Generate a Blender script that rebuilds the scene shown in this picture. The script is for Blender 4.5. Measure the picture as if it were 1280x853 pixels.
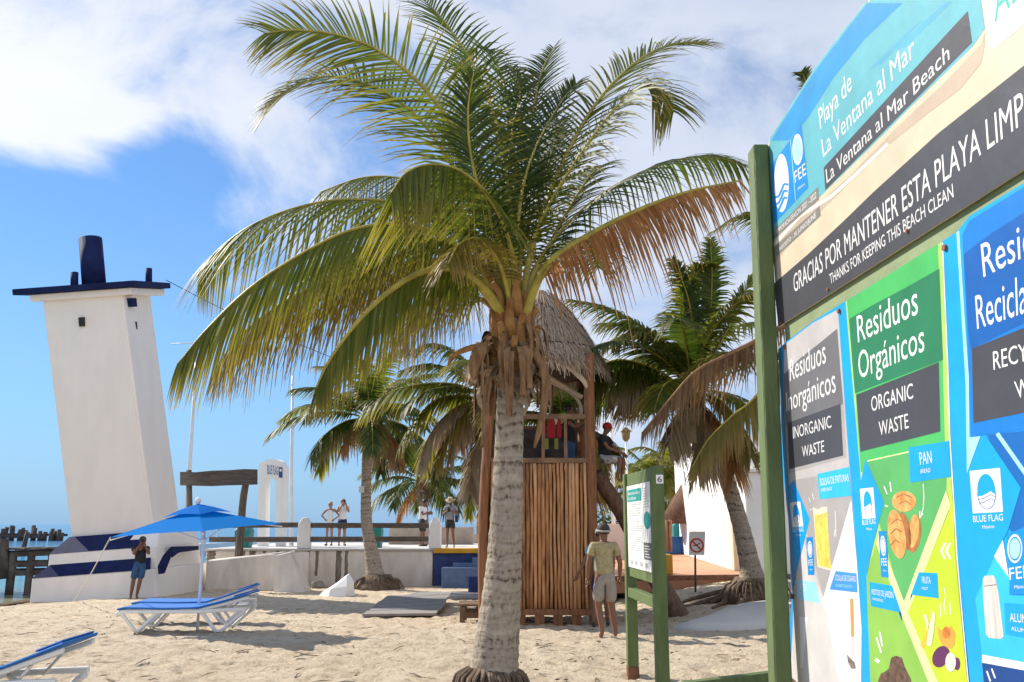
import bpy, bmesh, math, random
from mathutils import Vector, Matrix, noise, Quaternion
R = math.radians
random.seed(7)
for o in list(bpy.data.objects): bpy.data.objects.remove(o)
S = bpy.context.scene
COL = S.collection
# ------------------------------------------------------------------ camera
EYE = 1.65; F = 1100.0; PITCH = math.atan(228.0/F)
cam = bpy.data.cameras.new('camera'); camo = bpy.data.objects.new('camera', cam); COL.objects.link(camo)
camo.location = (0, 0, EYE); camo.rotation_euler = (R(90)+PITCH, 0, 0)
cam.sensor_width = 36; cam.sensor_fit = 'HORIZONTAL'; cam.lens = 36*F/1280
cam.clip_start = 0.05; cam.clip_end = 20000
S.camera = camo
# ------------------------------------------------------------------ light
SUN_AZ = R(57)      # left of +Y
SUN_EL = R(37)
to_sun = Vector((-math.sin(SUN_AZ)*math.cos(SUN_EL), math.cos(SUN_AZ)*math.cos(SUN_EL), math.sin(SUN_EL)))
sun = bpy.data.lights.new('sun', 'SUN'); suno = bpy.data.objects.new('sun', sun); COL.objects.link(suno)
sun.energy = 4.3; sun.angle = R(0.53); sun.color = (1.0, 0.93, 0.82)
suno.rotation_euler = to_sun.to_track_quat('Z', 'Y').to_euler(); suno.location = (-20, 20, 30)
S.view_settings.view_transform = 'Standard'; S.view_settings.look = 'None'
S.view_settings.exposure = 0.72; S.view_settings.gamma = 1.0; S.view_settings.use_curve_mapping = False

CP, SP = math.cos(PITCH), math.sin(PITCH)
def ray(px, py):
    u = (px-640)/F; v = (426.5-py)/F
    return Vector((u, CP - v*SP, SP + v*CP))
def P(px, py, d):
    r = ray(px, py); return Vector((r.x*d/r.y, d, EYE + r.z*d/r.y))

W = bpy.data.worlds.new('World'); S.world = W; W.use_nodes = True
nt = W.node_tree; nt.nodes.clear()
def N(tree, typ, **kw):
    n = tree.nodes.new(typ)
    for k, v in kw.items(): setattr(n, k, v)
    return n
SKY_STRENGTH = 0.072
sky = N(nt, 'ShaderNodeTexSky', sky_type='NISHITA', sun_disc=False, sun_elevation=SUN_EL, sun_rotation=-SUN_AZ,
        altitude=0, air_density=1.0, dust_density=0.0, ozone_density=3.0)
tc = N(nt, 'ShaderNodeTexCoord')
bg = N(nt, 'ShaderNodeBackground'); bg.inputs['Strength'].default_value = SKY_STRENGTH
out = N(nt, 'ShaderNodeOutputWorld')
def mnode(op, a, b=None, c=None, clamp=False):
    n = N(nt, 'ShaderNodeMath', operation=op); n.use_clamp = clamp
    for i, x in enumerate((a, b, c)):
        if x is None: continue
        if hasattr(x, 'is_output'): nt.links.new(x, n.inputs[i])
        else: n.inputs[i].default_value = x
    return n.outputs[0]
def vdot(d):
    n = N(nt, 'ShaderNodeVectorMath', operation='DOT_PRODUCT')
    nt.links.new(tc.outputs['Generated'], n.inputs[0]); n.inputs[1].default_value = d.normalized()
    return n.outputs['Value']
mp = N(nt, 'ShaderNodeMapping'); mp.inputs['Scale'].default_value = (1, 1, 1.7); mp.inputs['Location'].default_value = (3.1, 1.7, .4)
nt.links.new(tc.outputs['Generated'], mp.inputs['Vector'])
nz = N(nt, 'ShaderNodeTexNoise'); nz.inputs['Scale'].default_value = 4.2; nz.inputs['Detail'].default_value = 9
nz.inputs['Roughness'].default_value = .58; nz.inputs['Distortion'].default_value = .35
nt.links.new(mp.outputs[0], nz.inputs['Vector'])
# masses of cloud, each round a direction in the sky: (px, py, spread, weight)
blobs = [(150, 50, .12, .85), (40, 100, .06, .6), (260, 80, .09, .4), (330, 190, .06, -.45), (330, 110, .12, .40), (-60, 90, .1, .5), (520, 60, .2, .52), (780, 60, .2, .50), (950, 60, .16, .10), (640, 300, .14, .45),
         (800, 380, .12, .50), (300, 240, .06, .55), (235, 350, .05, .50), (1150, 100, .3, .12), (60, 610, .05, .14), (640, -250, .5, .35),
         (60, 300, .15, -1.0), (200, 215, .06, -.5), (480, 420, .12, -.4), (240, 195, .05, -.45), (880, 110, .07, -.5), (60, 480, .2, -.3), (10, 0, .03, -.4), (275, 12, .028, -.25)]
acc = 0.0
for (px, py, sp, w) in blobs:
    dt = vdot(ray(px, py))
    e = mnode('MULTIPLY', mnode('SUBTRACT', dt, 1.0), 1.0/(sp*sp))
    acc = mnode('MULTIPLY_ADD', mnode('EXPONENT', e), w, acc)
# unseen cloud added behind the viewer to brighten shaded sides facing the camera
bdt = N(nt, 'ShaderNodeVectorMath', operation='DOT_PRODUCT'); nt.links.new(tc.outputs['Generated'], bdt.inputs[0]); bdt.inputs[1].default_value = Vector((.35, -.85, .42)).normalized()
fill_cloud = N(nt, 'ShaderNodeMapRange', interpolation_type='SMOOTHSTEP'); nt.links.new(bdt.outputs['Value'], fill_cloud.inputs['Value']); fill_cloud.inputs['From Min'].default_value = .1; fill_cloud.inputs['From Max'].default_value = .75
acc = mnode('ADD', mnode('MINIMUM', acc, .82), mnode('MULTIPLY', fill_cloud.outputs[0], 1.2))
dens = mnode('ADD', mnode('SUBTRACT', nz.outputs['Fac'], .60), mnode('MULTIPLY', acc, .42))
cov = N(nt, 'ShaderNodeMapRange', interpolation_type='SMOOTHSTEP')
nt.links.new(dens, cov.inputs['Value']); cov.inputs['From Min'].default_value = -.02; cov.inputs['From Max'].default_value = .29
covd = mnode('MULTIPLY', cov.outputs[0], .93)
nz2 = N(nt, 'ShaderNodeTexNoise'); nz2.inputs['Scale'].default_value = 2.6; nz2.inputs['Detail'].default_value = 6
nt.links.new(mp.outputs[0], nz2.inputs['Vector'])
warm = mnode('EXPONENT', mnode('MULTIPLY', mnode('SUBTRACT', vdot(ray(110, 80)), 1.0), 1/(.26*.26)))
lit = mnode('ADD', mnode('MULTIPLY', warm, .75), mnode('MULTIPLY', mnode('SUBTRACT', nz2.outputs['Fac'], .32), 1.5), clamp=True)
cr = N(nt, 'ShaderNodeMix', data_type='RGBA')
CK = 8.6; HK = 7.9
cr.inputs['A'].default_value = (.55*CK, .63*CK, .82*CK, 1); cr.inputs['B'].default_value = (1.03*CK, 1.05*CK, 1.09*CK, 1)
nt.links.new(lit, cr.inputs['Factor'])
sxz = N(nt, 'ShaderNodeSeparateXYZ'); nt.links.new(tc.outputs['Generated'], sxz.inputs[0])
hz = mnode('EXPONENT', mnode('MULTIPLY', mnode('ABSOLUTE', sxz.outputs['Z']), -4.5))
tint = N(nt, 'ShaderNodeMix', data_type='RGBA', blend_type='MULTIPLY'); tint.inputs['Factor'].default_value = 1
nt.links.new(sky.outputs[0], tint.inputs['A']); tint.inputs['B'].default_value = (.76, 1.06, 1.34, 1)
hm = N(nt, 'ShaderNodeMix', data_type='RGBA'); nt.links.new(mnode('MULTIPLY', hz, .95, clamp=True), hm.inputs['Factor'])
nt.links.new(tint.outputs['Result'], hm.inputs['A']); hm.inputs['B'].default_value = (.32*HK, .54*HK, .84*HK, 1)
gain = N(nt, 'ShaderNodeVectorMath', operation='SCALE'); nt.links.new(cr.outputs['Result'], gain.inputs[0]); nt.links.new(mnode('MULTIPLY_ADD', fill_cloud.outputs[0], .12, 1.0), gain.inputs['Scale'])
mx = N(nt, 'ShaderNodeMix', data_type='RGBA')
nt.links.new(covd, mx.inputs['Factor']); nt.links.new(hm.outputs['Result'], mx.inputs['A']); nt.links.new(gain.outputs[0], mx.inputs['B'])
nt.links.new(mx.outputs['Result'], bg.inputs['Color']); nt.links.new(bg.outputs[0], out.inputs['Surface'])

# ------------------------------------------------------------------ materials
MATS = {}
def mat(name, c, rough=.6, var=.0, scale=8., bump=0., bscale=None, metal=0., c2=None, stretch=None, spec=.4, detail=5, sss=0):
    if name in MATS: return MATS[name]
    m = bpy.data.materials.new(name); m.use_nodes = True; t = m.node_tree
    b = t.nodes['Principled BSDF']
    b.inputs['Base Color'].default_value = (*c, 1); b.inputs['Roughness'].default_value = rough
    b.inputs['Metallic'].default_value = metal; b.inputs['Specular IOR Level'].default_value = spec
    if var or bump or c2:
        co = N(t, 'ShaderNodeTexCoord'); v = co.outputs['Object']
        if stretch:
            ma = N(t, 'ShaderNodeMapping'); ma.inputs['Scale'].default_value = stretch; t.links.new(v, ma.inputs[0]); v = ma.outputs[0]
        n = N(t, 'ShaderNodeTexNoise'); n.inputs['Scale'].default_value = scale; n.inputs['Detail'].default_value = detail; n.inputs['Roughness'].default_value = .6
        t.links.new(v, n.inputs['Vector'])
        if var or c2:
            r = N(t, 'ShaderNodeValToRGB'); t.links.new(n.outputs['Fac'], r.inputs[0])
            a = c if c2 else tuple(max(0, x*(1-var)) for x in c); z = c2 if c2 else tuple(min(1, x*(1+var)) for x in c)
            r.color_ramp.elements[0].position = .33; r.color_ramp.elements[0].color = (*a, 1)
            r.color_ramp.elements[1].position = .67; r.color_ramp.elements[1].color = (*z, 1)
            t.links.new(r.outputs[0], b.inputs['Base Color'])
        if bump:
            n2 = n
            if bscale:
                n2 = N(t, 'ShaderNodeTexNoise'); n2.inputs['Scale'].default_value = bscale; n2.inputs['Detail'].default_value = 6
                t.links.new(v, n2.inputs['Vector'])
            bp = N(t, 'ShaderNodeBump'); bp.inputs['Strength'].default_value = bump; bp.inputs['Distance'].default_value = .03
            t.links.new(n2.outputs['Fac'], bp.inputs['Height']); t.links.new(bp.outputs[0], b.inputs['Normal'])
    MATS[name] = m; return m

def leafmat(name, c1, c2, tip, trans, tmix=.4, rough=.5, spec=.28):
    m = bpy.data.materials.new(name); m.use_nodes = True; t = m.node_tree; b = t.nodes['Principled BSDF']
    g = N(t, 'ShaderNodeNewGeometry'); a = N(t, 'ShaderNodeAttribute', attribute_name='along')
    mi = N(t, 'ShaderNodeMix', data_type='RGBA'); mi.inputs['A'].default_value = (*c1, 1); mi.inputs['B'].default_value = (*c2, 1)
    t.links.new(g.outputs['Random Per Island'], mi.inputs['Factor'])
    r = N(t, 'ShaderNodeMapRange'); r.inputs['From Min'].default_value = .45; r.inputs['From Max'].default_value = 1.0; r.inputs['To Max'].default_value = .75
    t.links.new(a.outputs['Fac'], r.inputs['Value'])
    m2 = N(t, 'ShaderNodeMix', data_type='RGBA'); t.links.new(r.outputs[0], m2.inputs['Factor']); t.links.new(mi.outputs['Result'], m2.inputs['A']); m2.inputs['B'].default_value = (*tip, 1)
    t.links.new(m2.outputs['Result'], b.inputs['Base Color']); b.inputs['Roughness'].default_value = rough; b.inputs['Specular IOR Level'].default_value = spec
    tr = N(t, 'ShaderNodeBsdfTranslucent'); m3 = N(t, 'ShaderNodeMix', data_type='RGBA', blend_type='MULTIPLY'); m3.inputs['Factor'].default_value = 1
    t.links.new(m2.outputs['Result'], m3.inputs['A']); m3.inputs['B'].default_value = (*trans, 1)
    t.links.new(m3.outputs['Result'], tr.inputs['Color'])
    ms = N(t, 'ShaderNodeMixShader'); ms.inputs[0].default_value = tmix
    t.links.new(b.outputs[0], ms.inputs[1]); t.links.new(tr.outputs[0], ms.inputs[2])
    t.links.new(ms.outputs[0], t.nodes['Material Output'].inputs['Surface'])
    return m
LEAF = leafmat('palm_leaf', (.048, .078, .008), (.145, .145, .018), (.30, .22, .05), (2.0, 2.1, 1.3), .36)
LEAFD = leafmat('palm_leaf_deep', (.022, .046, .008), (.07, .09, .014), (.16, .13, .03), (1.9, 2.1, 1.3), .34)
LEAFY = leafmat('palm_leaf_yellowing', (.11, .095, .014), (.22, .165, .03), (.30, .20, .07), (1.8, 1.8, 1.4), .4)
DEAD = leafmat('palm_leaf_dead', (.24, .10, .03), (.40, .21, .08), (.40, .24, .11), (1.5, 1.4, 1.2), .3, .7)
DEADB = leafmat('palm_leaf_dead_brown', (.12, .068, .03), (.23, .14, .07), (.26, .17, .09), (1.4, 1.3, 1.2), .28, .75)
DEADG = leafmat('palm_leaf_dry_grey', (.22, .165, .105), (.34, .26, .17), (.36, .29, .2), (1.3, 1.3, 1.2), .3, .8)
RACH = mat('rachis', (.36, .30, .05), .45, .25, 6)
RACHD = mat('rachis_dry', (.22, .12, .05), .7, .3, 6)

# ------------------------------------------------------------------ mesh helpers
class MB:
    def __init__(s): s.v = []; s.f = []; s.m = []; s.al = []; s.smooth = []
    def add(s, vs, fs, mi=0, al=None, smooth=False):
        o = len(s.v); s.v += [tuple(p) for p in vs]; s.f += [tuple(i+o for i in f) for f in fs]; s.m += [mi]*len(fs)
        s.al += al if al else [0.]*len(vs); s.smooth += [smooth]*len(fs); return s
    def box(s, c, size, rot=None, mi=0):
        c = Vector(c); hx, hy, hz = size[0]/2, size[1]/2, size[2]/2
        vs = [Vector((x*hx, y*hy, z*hz)) for z in (-1, 1) for y in (-1, 1) for x in (-1, 1)]
        if rot is not None:
            if not isinstance(rot, Matrix): rot = Matrix.Rotation(rot, 3, 'Z')
            vs = [rot @ v for v in vs]
        s.add([v+c for v in vs], [(0, 2, 3, 1), (4, 5, 7, 6), (0, 1, 5, 4), (2, 6, 7, 3), (0, 4, 6, 2), (1, 3, 7, 5)], mi); return s
    def bar(s, a, b, w, h, mi=0, up=(0, 0, 1)):
        a = Vector(a); b = Vector(b); d = (b-a); L = d.length; d.normalize()
        x = d.cross(Vector(up)); x = x.normalized() if x.length > 1e-4 else Vector((1, 0, 0)); y = x.cross(d)
        M = Matrix((x, d, y)).transposed(); s.box((a+b)/2, (w, L, h), M, mi); return s
    def tube(s, pts, rad, n=10, mi=0, caps=True, smooth=True, wob=0, ell=1.0):
        pts = [Vector(p) for p in pts]; k = len(pts)
        if not hasattr(rad, '__len__'): rad = [rad]*k
        vs = []; up = None
        for i, p in enumerate(pts):
            t = (pts[min(i+1, k-1)]-pts[max(i-1, 0)]).normalized()
            if up is None:
                up = Vector((0, 1, 0)) if abs(t.y) < .9 else Vector((1, 0, 0))
            x = t.cross(up).normalized(); up = x.cross(t).normalized()
            for j in range(n):
                a = 2*math.pi*j/n; r = rad[i]
                if wob: r *= 1+wob*(random.random()-.5)
                vs.append(p + x*math.cos(a)*r + up*math.sin(a)*r*ell)
        fs = [(i*n+j, i*n+(j+1) % n, (i+1)*n+(j+1) % n, (i+1)*n+j) for i in range(k-1) for j in range(n)]
        s.add(vs, fs, mi, smooth=smooth)
        if caps:
            o = len(s.v)-len(vs)
            s.f += [tuple(o+j for j in reversed(range(n))), tuple(o+(k-1)*n+j for j in range(n))]; s.m += [mi, mi]; s.smooth += [False, False]
        return s
    def prism(s, poly, z0, z1, mi=0):
        n = len(poly); vs = [(x, y, z0) for x, y in poly]+[(x, y, z1) for x, y in poly]
        fs = [tuple(reversed(range(n))), tuple(range(n, 2*n))]+[(i, (i+1) % n, n+(i+1) % n, n+i) for i in range(n)]
        s.add(vs, fs, mi); return s
    def loft(s, rings, mi=0, smooth=False, caps=True):
        n = len(rings[0]); vs = [p for r in rings for p in r]; k = len(rings)
        fs = [(i*n+j, i*n+(j+1) % n, (i+1)*n+(j+1) % n, (i+1)*n+j) for i in range(k-1) for j in range(n)]
        if caps: fs += [tuple(reversed(range(n))), tuple((k-1)*n+j for j in range(n))]
        s.add(vs, fs, mi, smooth=smooth); return s
    def ball(s, c, r, n=10, m=7, mi=0, rot=None):
        c = Vector(c); r = (r, r, r) if not hasattr(r, '__len__') else r
        rings = []
        for i in range(m+1):
            th = math.pi*(i/m); th = min(max(th, .05), math.pi-.05)
            ring = []
            for j in range(n):
                a = 2*math.pi*j/n; v = Vector((math.sin(th)*math.cos(a)*r[0], math.sin(th)*math.sin(a)*r[1], -math.cos(th)*r[2]))
                if rot is not None: v = rot @ v
                ring.append(c+v)
            rings.append(ring)
        s.loft(rings, mi, True); return s
    def build(s, name, mats, parent=None, bevel=0, seg=1):
        me = bpy.data.meshes.new(name); me.from_pydata(s.v, [], s.f)
        for m in (mats if isinstance(mats, (list, tuple)) else [mats]): me.materials.append(m)
        me.polygons.foreach_set('material_index', s.m); me.polygons.foreach_set('use_smooth', s.smooth)
        if any(s.al):
            at = me.attributes.new('along', 'FLOAT', 'POINT'); at.data.foreach_set('value', s.al)
        bm = bmesh.new(); bm.from_mesh(me)
        bmesh.ops.recalc_face_normals(bm, faces=bm.faces) if not any(s.al) else None
        if bevel:
            es = [e for e in bm.edges if len(e.link_faces) == 2 and e.calc_face_angle(0) > .6]
            bmesh.ops.bevel(bm, geom=es, offset=bevel, segments=seg, affect='EDGES', profile=.6)
        bm.to_mesh(me); bm.free(); me.update()
        o = bpy.data.objects.new(name, me); COL.objects.link(o)
        if parent:
            o.parent = parent; o.matrix_parent_inverse = parent.matrix_world_inv if hasattr(parent, 'matrix_world_inv') else root_inv(parent)
        return o
def root_inv(p):
    m = Matrix.Identity(4)
    while p: m = (p.matrix_parent_inverse @ p.matrix_basis if p.parent else p.matrix_basis) @ m; p = p.parent
    return m.inverted()
def tag(o, label=None, cat=None, group=None, kind=None):
    if label: o['label'] = label
    if cat: o['category'] = cat
    if group: o['group'] = group
    if kind: o['kind'] = kind
    return o
def thing(name, label, cat, loc=(0, 0, 0), group=None):
    o = bpy.data.objects.new(name, None); COL.objects.link(o); o.location = loc; o.empty_display_size = .3
    return tag(o, label, cat, group)
def copy_tree(o, parent=None):
    c = o.copy(); COL.objects.link(c)
    if parent: c.parent = parent
    for ch in list(o.children): copy_tree(ch, c)
    return c
def spline(pts, n):
    pts = [Vector(p) for p in pts]; k = len(pts); o = []
    for i in range(n):
        t = i/(n-1)*(k-1); j = min(int(t), k-2); u = t-j
        p0 = pts[j-1] if j > 0 else pts[0]*2-pts[1]; p1, p2 = pts[j], pts[j+1]
        p3 = pts[j+2] if j+2 < k else pts[k-1]*2-pts[k-2]
        o.append(.5*((2*p1)+(p2-p0)*u+(2*p0-5*p1+4*p2-p3)*u*u+(3*p1-p0-3*p2+p3)*u**3))
    return o
def sm(t): t = min(max(t, 0), 1); return t*t*(3-2*t)

# ------------------------------------------------------------------ terrain
SEA = -.55
def g0(x, y):
    z = -.36*sm((y-11)/17) + .55*sm((x-1.6)/4.6)*sm((y-12)/8)
    h = x-(-14.6+.34*(y-24.7))
    if h < 4.5: z = z + (SEA-z)*(1-h/4.5)*1.0 if h > 0 else SEA+h*.12
    return max(z, -2.5)
def G(px, py):
    r = ray(px, py); k = 2.0
    while k < 400 and EYE+r.z*k > g0(r.x*k, r.y*k): k += .02
    return Vector((r.x*k, r.y*k, g0(r.x*k, r.y*k)))
def axis(breaks):
    o = [breaks[0][0]]
    for (a, st), (b, _) in zip(breaks, breaks[1:]):
        n = max(1, int(round((b-a)/st))); o += [a+(b-a)*(i+1)/n for i in range(n)]
    return o
XS = axis([(-300, 60), (-60, 8), (-20, 1.2), (-11, .14), (-7, .075), (6, .12), (9, 1.0), (30, 10), (60, 60), (400, 1)])
YS = axis([(-60, 15), (0, 3), (6, .075), (16, .1), (22, .2), (31, 4), (60, 60), (400, 1)])
def lumps(x, y):
    a = noise.noise(Vector((x*1.1, y*1.1, 0)))*.022 + noise.noise(Vector((x*3.1, y*3.1, 5)))*.034 + noise.noise(Vector((x*6.5, y*6.5, 9)))*.036
    d = noise.voronoi(Vector((x*3.9, y*3.9, 3)))[0][0]
    a -= .065*max(0, 1-d/.42)**1.0*(1 if noise.noise(Vector((x*.5, y*.5, 2))) > -.25 else .3)
    return a
mb = MB(); vs = []
for y in YS:
    for x in XS:
        near = 1-sm((y-24)/8); near *= sm((y-4)/2)*(1-sm((abs(x+1)-11)/4))
        vs.append((x, y, g0(x, y) + (lumps(x, y)*near if near > .01 else 0)))
nx = len(XS)
fs = [(j*nx+i, j*nx+i+1, (j+1)*nx+i+1, (j+1)*nx+i) for j in range(len(YS)-1) for i in range(nx-1)]
mb.add(vs, fs, 0, smooth=True)
def sandmat():
    m = bpy.data.materials.new('sand'); m.use_nodes = True; t = m.node_tree; b = t.nodes['Principled BSDF']
    co = N(t, 'ShaderNodeTexCoord'); v = co.outputs['Object']
    n1 = N(t, 'ShaderNodeTexNoise'); n1.inputs['Scale'].default_value = 1.3; n1.inputs['Detail'].default_value = 8; n1.inputs['Roughness'].default_value = .65; t.links.new(v, n1.inputs['Vector'])
    r = N(t, 'ShaderNodeValToRGB'); t.links.new(n1.outputs['Fac'], r.inputs[0])
    r.color_ramp.elements[0].position = .3; r.color_ramp.elements[0].color = (.60, .48, .335, 1)
    r.color_ramp.elements[1].position = .7; r.color_ramp.elements[1].color = (.73, .615, .455, 1)
    n3 = N(t, 'ShaderNodeTexNoise'); n3.inputs['Scale'].default_value = 7; n3.inputs['Detail'].default_value = 6; t.links.new(v, n3.inputs['Vector'])
    dk = N(t, 'ShaderNodeMapRange'); dk.inputs['From Min'].default_value = .53; dk.inputs['From Max'].default_value = .72; t.links.new(n3.outputs['Fac'], dk.inputs['Value'])
    mi = N(t, 'ShaderNodeMix', data_type='RGBA'); t.links.new(dk.outputs[0], mi.inputs['Factor']); t.links.new(r.outputs[0], mi.inputs['A']); mi.inputs['B'].default_value = (.42, .31, .20, 1)
    # wet sand close to the waterline
    sx = N(t, 'ShaderNodeSeparateXYZ'); t.links.new(v, sx.inputs[0])
    wt = N(t, 'ShaderNodeMapRange'); wt.inputs['From Min'].default_value = SEA+.14; wt.inputs['From Max'].default_value = SEA+.05; t.links.new(sx.outputs['Z'], wt.inputs['Value'])
    m2 = N(t, 'ShaderNodeMix', data_type='RGBA'); t.links.new(wt.outputs[0], m2.inputs['Factor']); t.links.new(mi.outputs['Result'], m2.inputs['A']); m2.inputs['B'].default_value = (.22, .17, .11, 1)
    t.links.new(m2.outputs['Result'], b.inputs['Base Color']); b.inputs['Roughness'].default_value = .9; b.inputs['Specular IOR Level'].default_value = .15
    n2 = N(t, 'ShaderNodeTexNoise'); n2.inputs['Scale'].default_value = 16; n2.inputs['Detail'].default_value = 8; n2.inputs['Roughness'].default_value = .7; t.links.new(v, n2.inputs['Vector'])
    bp = N(t, 'ShaderNodeBump'); bp.inputs['Strength'].default_value = 1.0; bp.inputs['Distance'].default_value = .08
    t.links.new(n2.outputs['Fac'], bp.inputs['Height']); t.links.new(bp.outputs[0], b.inputs['Normal'])
    return m
SAND = sandmat()
tag(mb.build('sand', SAND), kind='structure')
def seamat():
    m = bpy.data.materials.new('sea_water'); m.use_nodes = True; t = m.node_tree; b = t.nodes['Principled BSDF']
    co = N(t, 'ShaderNodeTexCoord'); v = co.outputs['Object']
    sx = N(t, 'ShaderNodeSeparateXYZ'); t.links.new(v, sx.inputs[0])
    # water colour by distance offshore (shallow sand flat, turquoise, deep blue)
    ma = N(t, 'ShaderNodeMath', operation='MULTIPLY_ADD'); t.links.new(sx.outputs['Y'], ma.inputs[0]); ma.inputs[1].default_value = .34; ma.inputs[2].default_value = -23.0
    h = N(t, 'ShaderNodeMath', operation='SUBTRACT'); t.links.new(ma.outputs[0], h.inputs[0]); t.links.new(sx.outputs['X'], h.inputs[1])
    n = N(t, 'ShaderNodeTexNoise'); n.inputs['Scale'].default_value = .15; t.links.new(v, n.inputs['Vector'])
    ha = N(t, 'ShaderNodeMath', operation='MULTIPLY_ADD'); t.links.new(n.outputs['Fac'], ha.inputs[0]); ha.inputs[1].default_value = 1.6; t.links.new(h.outputs[0], ha.inputs[2])
    mr = N(t, 'ShaderNodeMapRange'); mr.inputs['From Min'].default_value = 0; mr.inputs['From Max'].default_value = 60; t.links.new(ha.outputs[0], mr.inputs['Value'])
    r = N(t, 'ShaderNodeValToRGB'); t.links.new(mr.outputs[0], r.inputs[0]); e = r.color_ramp.elements
    e[0].position = 0; e[0].color = (.30, .29, .20, 1); e[1].position = 1; e[1].color = (.012, .12, .24, 1)
    for p, c in ((.05, (.20, .22, .15, 1)), (.12, (.10, .26, .30, 1)), (.4, (.03, .22, .36, 1))):
        k = e.new(p); k.color = c
    t.links.new(r.outputs[0], b.inputs['Base Color']); b.inputs['Roughness'].default_value = .12; b.inputs['Specular IOR Level'].default_value = .4
    w = N(t, 'ShaderNodeTexNoise'); w.inputs['Scale'].default_value = 1.6; w.inputs['Detail'].default_value = 6
    ms = N(t, 'ShaderNodeMapping'); ms.inputs['Scale'].default_value = (1, 2.2, 1); t.links.new(v, ms.inputs[0]); t.links.new(ms.outputs[0], w.inputs['Vector'])
    bp = N(t, 'ShaderNodeBump'); bp.inputs['Strength'].default_value = .5; bp.inputs['Distance'].default_value = .3
    t.links.new(w.outputs['Fac'], bp.inputs['Height']); t.links.new(bp.outputs[0], b.inputs['Normal'])
    return m
tag(MB().add([(-9000, -60, SEA), (9000, -60, SEA), (9000, 12000, SEA), (-9000, 12000, SEA)], [(0, 1, 2, 3)]).build('sea', seamat()), kind='structure')
# ------------------------------------------------------------------ shared materials
WHITE = mat('white_render', (.86, .80, .735), .75, .035, 1.3, .25, 5, stretch=(1.6, 1.6, .45))
WHITEB = mat('white_wall_paint', (.82, .81, .79), .8, .04, .8, .15, 7)
NAVY = mat('navy_paint', (.010, .018, .075), .75, .25, 3, spec=.15)
PLASTER = mat('stained_plaster', (.60, .54, .47), .85, .0, 2.2, .35, 6, c2=(.80, .74, .67), stretch=(1, 1, .35))
STAIN = mat('damp_stain', (.20, .17, .14), .9, .5, 4, stretch=(3, 3, .5))
GREYWOOD = mat('weathered_wood', (.13, .105, .085), .85, .4, 4, .5, 18, stretch=(1, 6, 6))
GREYWOODV = mat('weathered_wood_upright', (.13, .105, .085), .85, .4, 4, .5, 18, stretch=(6, 6, 1))
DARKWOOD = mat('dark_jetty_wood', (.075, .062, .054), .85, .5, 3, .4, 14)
PALEPLANK = mat('bleached_plank', (.27, .25, .225), .85, .25, 3, .4, 20, stretch=(1, 8, 1))
REDPOST = mat('red_brown_timber', (.24, .10, .04), .65, .35, 5, .4, 16, stretch=(5, 5, .7))
GALV = mat('galvanised_pole', (.62, .63, .65), .45, .06, 5)
DECK = mat('promenade_concrete', (.55, .53, .50), .9, .12, 2, .2)
TEAL = mat('teal_paint', (.02, .24, .22), .5, .1, 4)
ROPE = mat('rope', (.6, .58, .54), .8)
BLACK = mat('black_cable', (.03, .03, .035), .6)

def PX(px, py, x):       # the point where the pixel's ray meets the upright plane X = x
    r = ray(px, py); d = x/r.x*r.y; return P(px, py, d)
def PZ(px, py, z):
    r = ray(px, py); k = (z-EYE)/r.z; return Vector((r.x*k, r.y*k, z))

# ------------------------------------------------------------------ leaning lighthouse
D0 = 26.0
LH = thing('lighthouse', 'leaning white lighthouse with navy roof slab and blue painted steps at its foot', 'lighthouse', (-11.6, 27, -.5))
bl, br_ = P(91, 684, D0), P(190, 672, D0); tl, tr = P(53, 374, D0-.8), P(149.5, 367, D0-.8)
BK = Vector((0, 2.35, 0)); YA = Vector((0, math.cos(R(14)), math.sin(R(14)))); TK = YA*2.2
MB().loft([[bl, br_, br_+BK, bl+BK], [tl, tr, tr+TK, tl+TK]]).build('tower_body', WHITE, LH, .03, 2)
up = (tl-bl).normalized(); across = (tr-tl).normalized()
# shallow pilaster on the right hand face, towards the front edge
q = [br_+Vector((.002, .03, 0)), tr+Vector((.002, .03, 0))]
MB().loft([[q[0]-Vector((.05, 0, 0)), q[0]+Vector((.075, 0, 0)), q[0]+Vector((.075, 1.15, 0)), q[0]+Vector((-.05, 1.15, 0))],
           [q[1]-Vector((.05, 0, 0)), q[1]+Vector((.075, 0, 0)), q[1]+Vector((.075, 1.05, 0)), q[1]+Vector((-.05, 1.05, 0))]]).build('pilaster', WHITE, LH, .012)
# cornice + slab
Rt = Matrix((across, YA, across.cross(YA).normalized())).transposed()
ctop = (tl+tr)/2 + YA*1.1; upn = Rt @ Vector((0, 0, 1))
wtop = (tr-tl).length
MB().box(ctop+upn*.04+across*.06, (wtop+.7, 2.5, .20), Rt).build('cornice', WHITE, LH, .015)
MB().box(ctop+upn*.232-across*.05-Vector((0, .05, 0)), (wtop+1.28, 2.75, .18), Rt).build('roof_slab', NAVY, LH, .02)
MB().box(tr+Vector((.13, .45, 0))-upn*.16, (.22, .35, .26), Rt).build('bracket', NAVY, LH, .01)
a, b = P(119, 356, 26), P(113, 299, 26)
MB().tube([a-Vector((0, 0, .2)), b], [.345, .335], 20).build('lantern_drum', NAVY, LH)
a, b = P(93, 362, 25.5), P(93, 341, 25.5); MB().tube([a, b], .11, 12).build('vent_stub', NAVY, LH)
a, b = P(186, 356, 26.6), P(186, 336, 26.6); MB().tube([a, b], .10, 12).build('vent_stub', NAVY, LH)
DARK = mat('dark_opening', (.03, .03, .03), .9)
c = P(103, 402.5, D0-.72); MB().box(c, (.15, .14, .27), Rt).build('window_slot', DARK, LH)
c = PX(169.5, 402, br_.x-.9); MB().box((tr*.885+br_*.115)+Vector((.06, .75, 0)), (.05, .1, .28), Rt).build('window_slot', DARK, LH)
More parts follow.
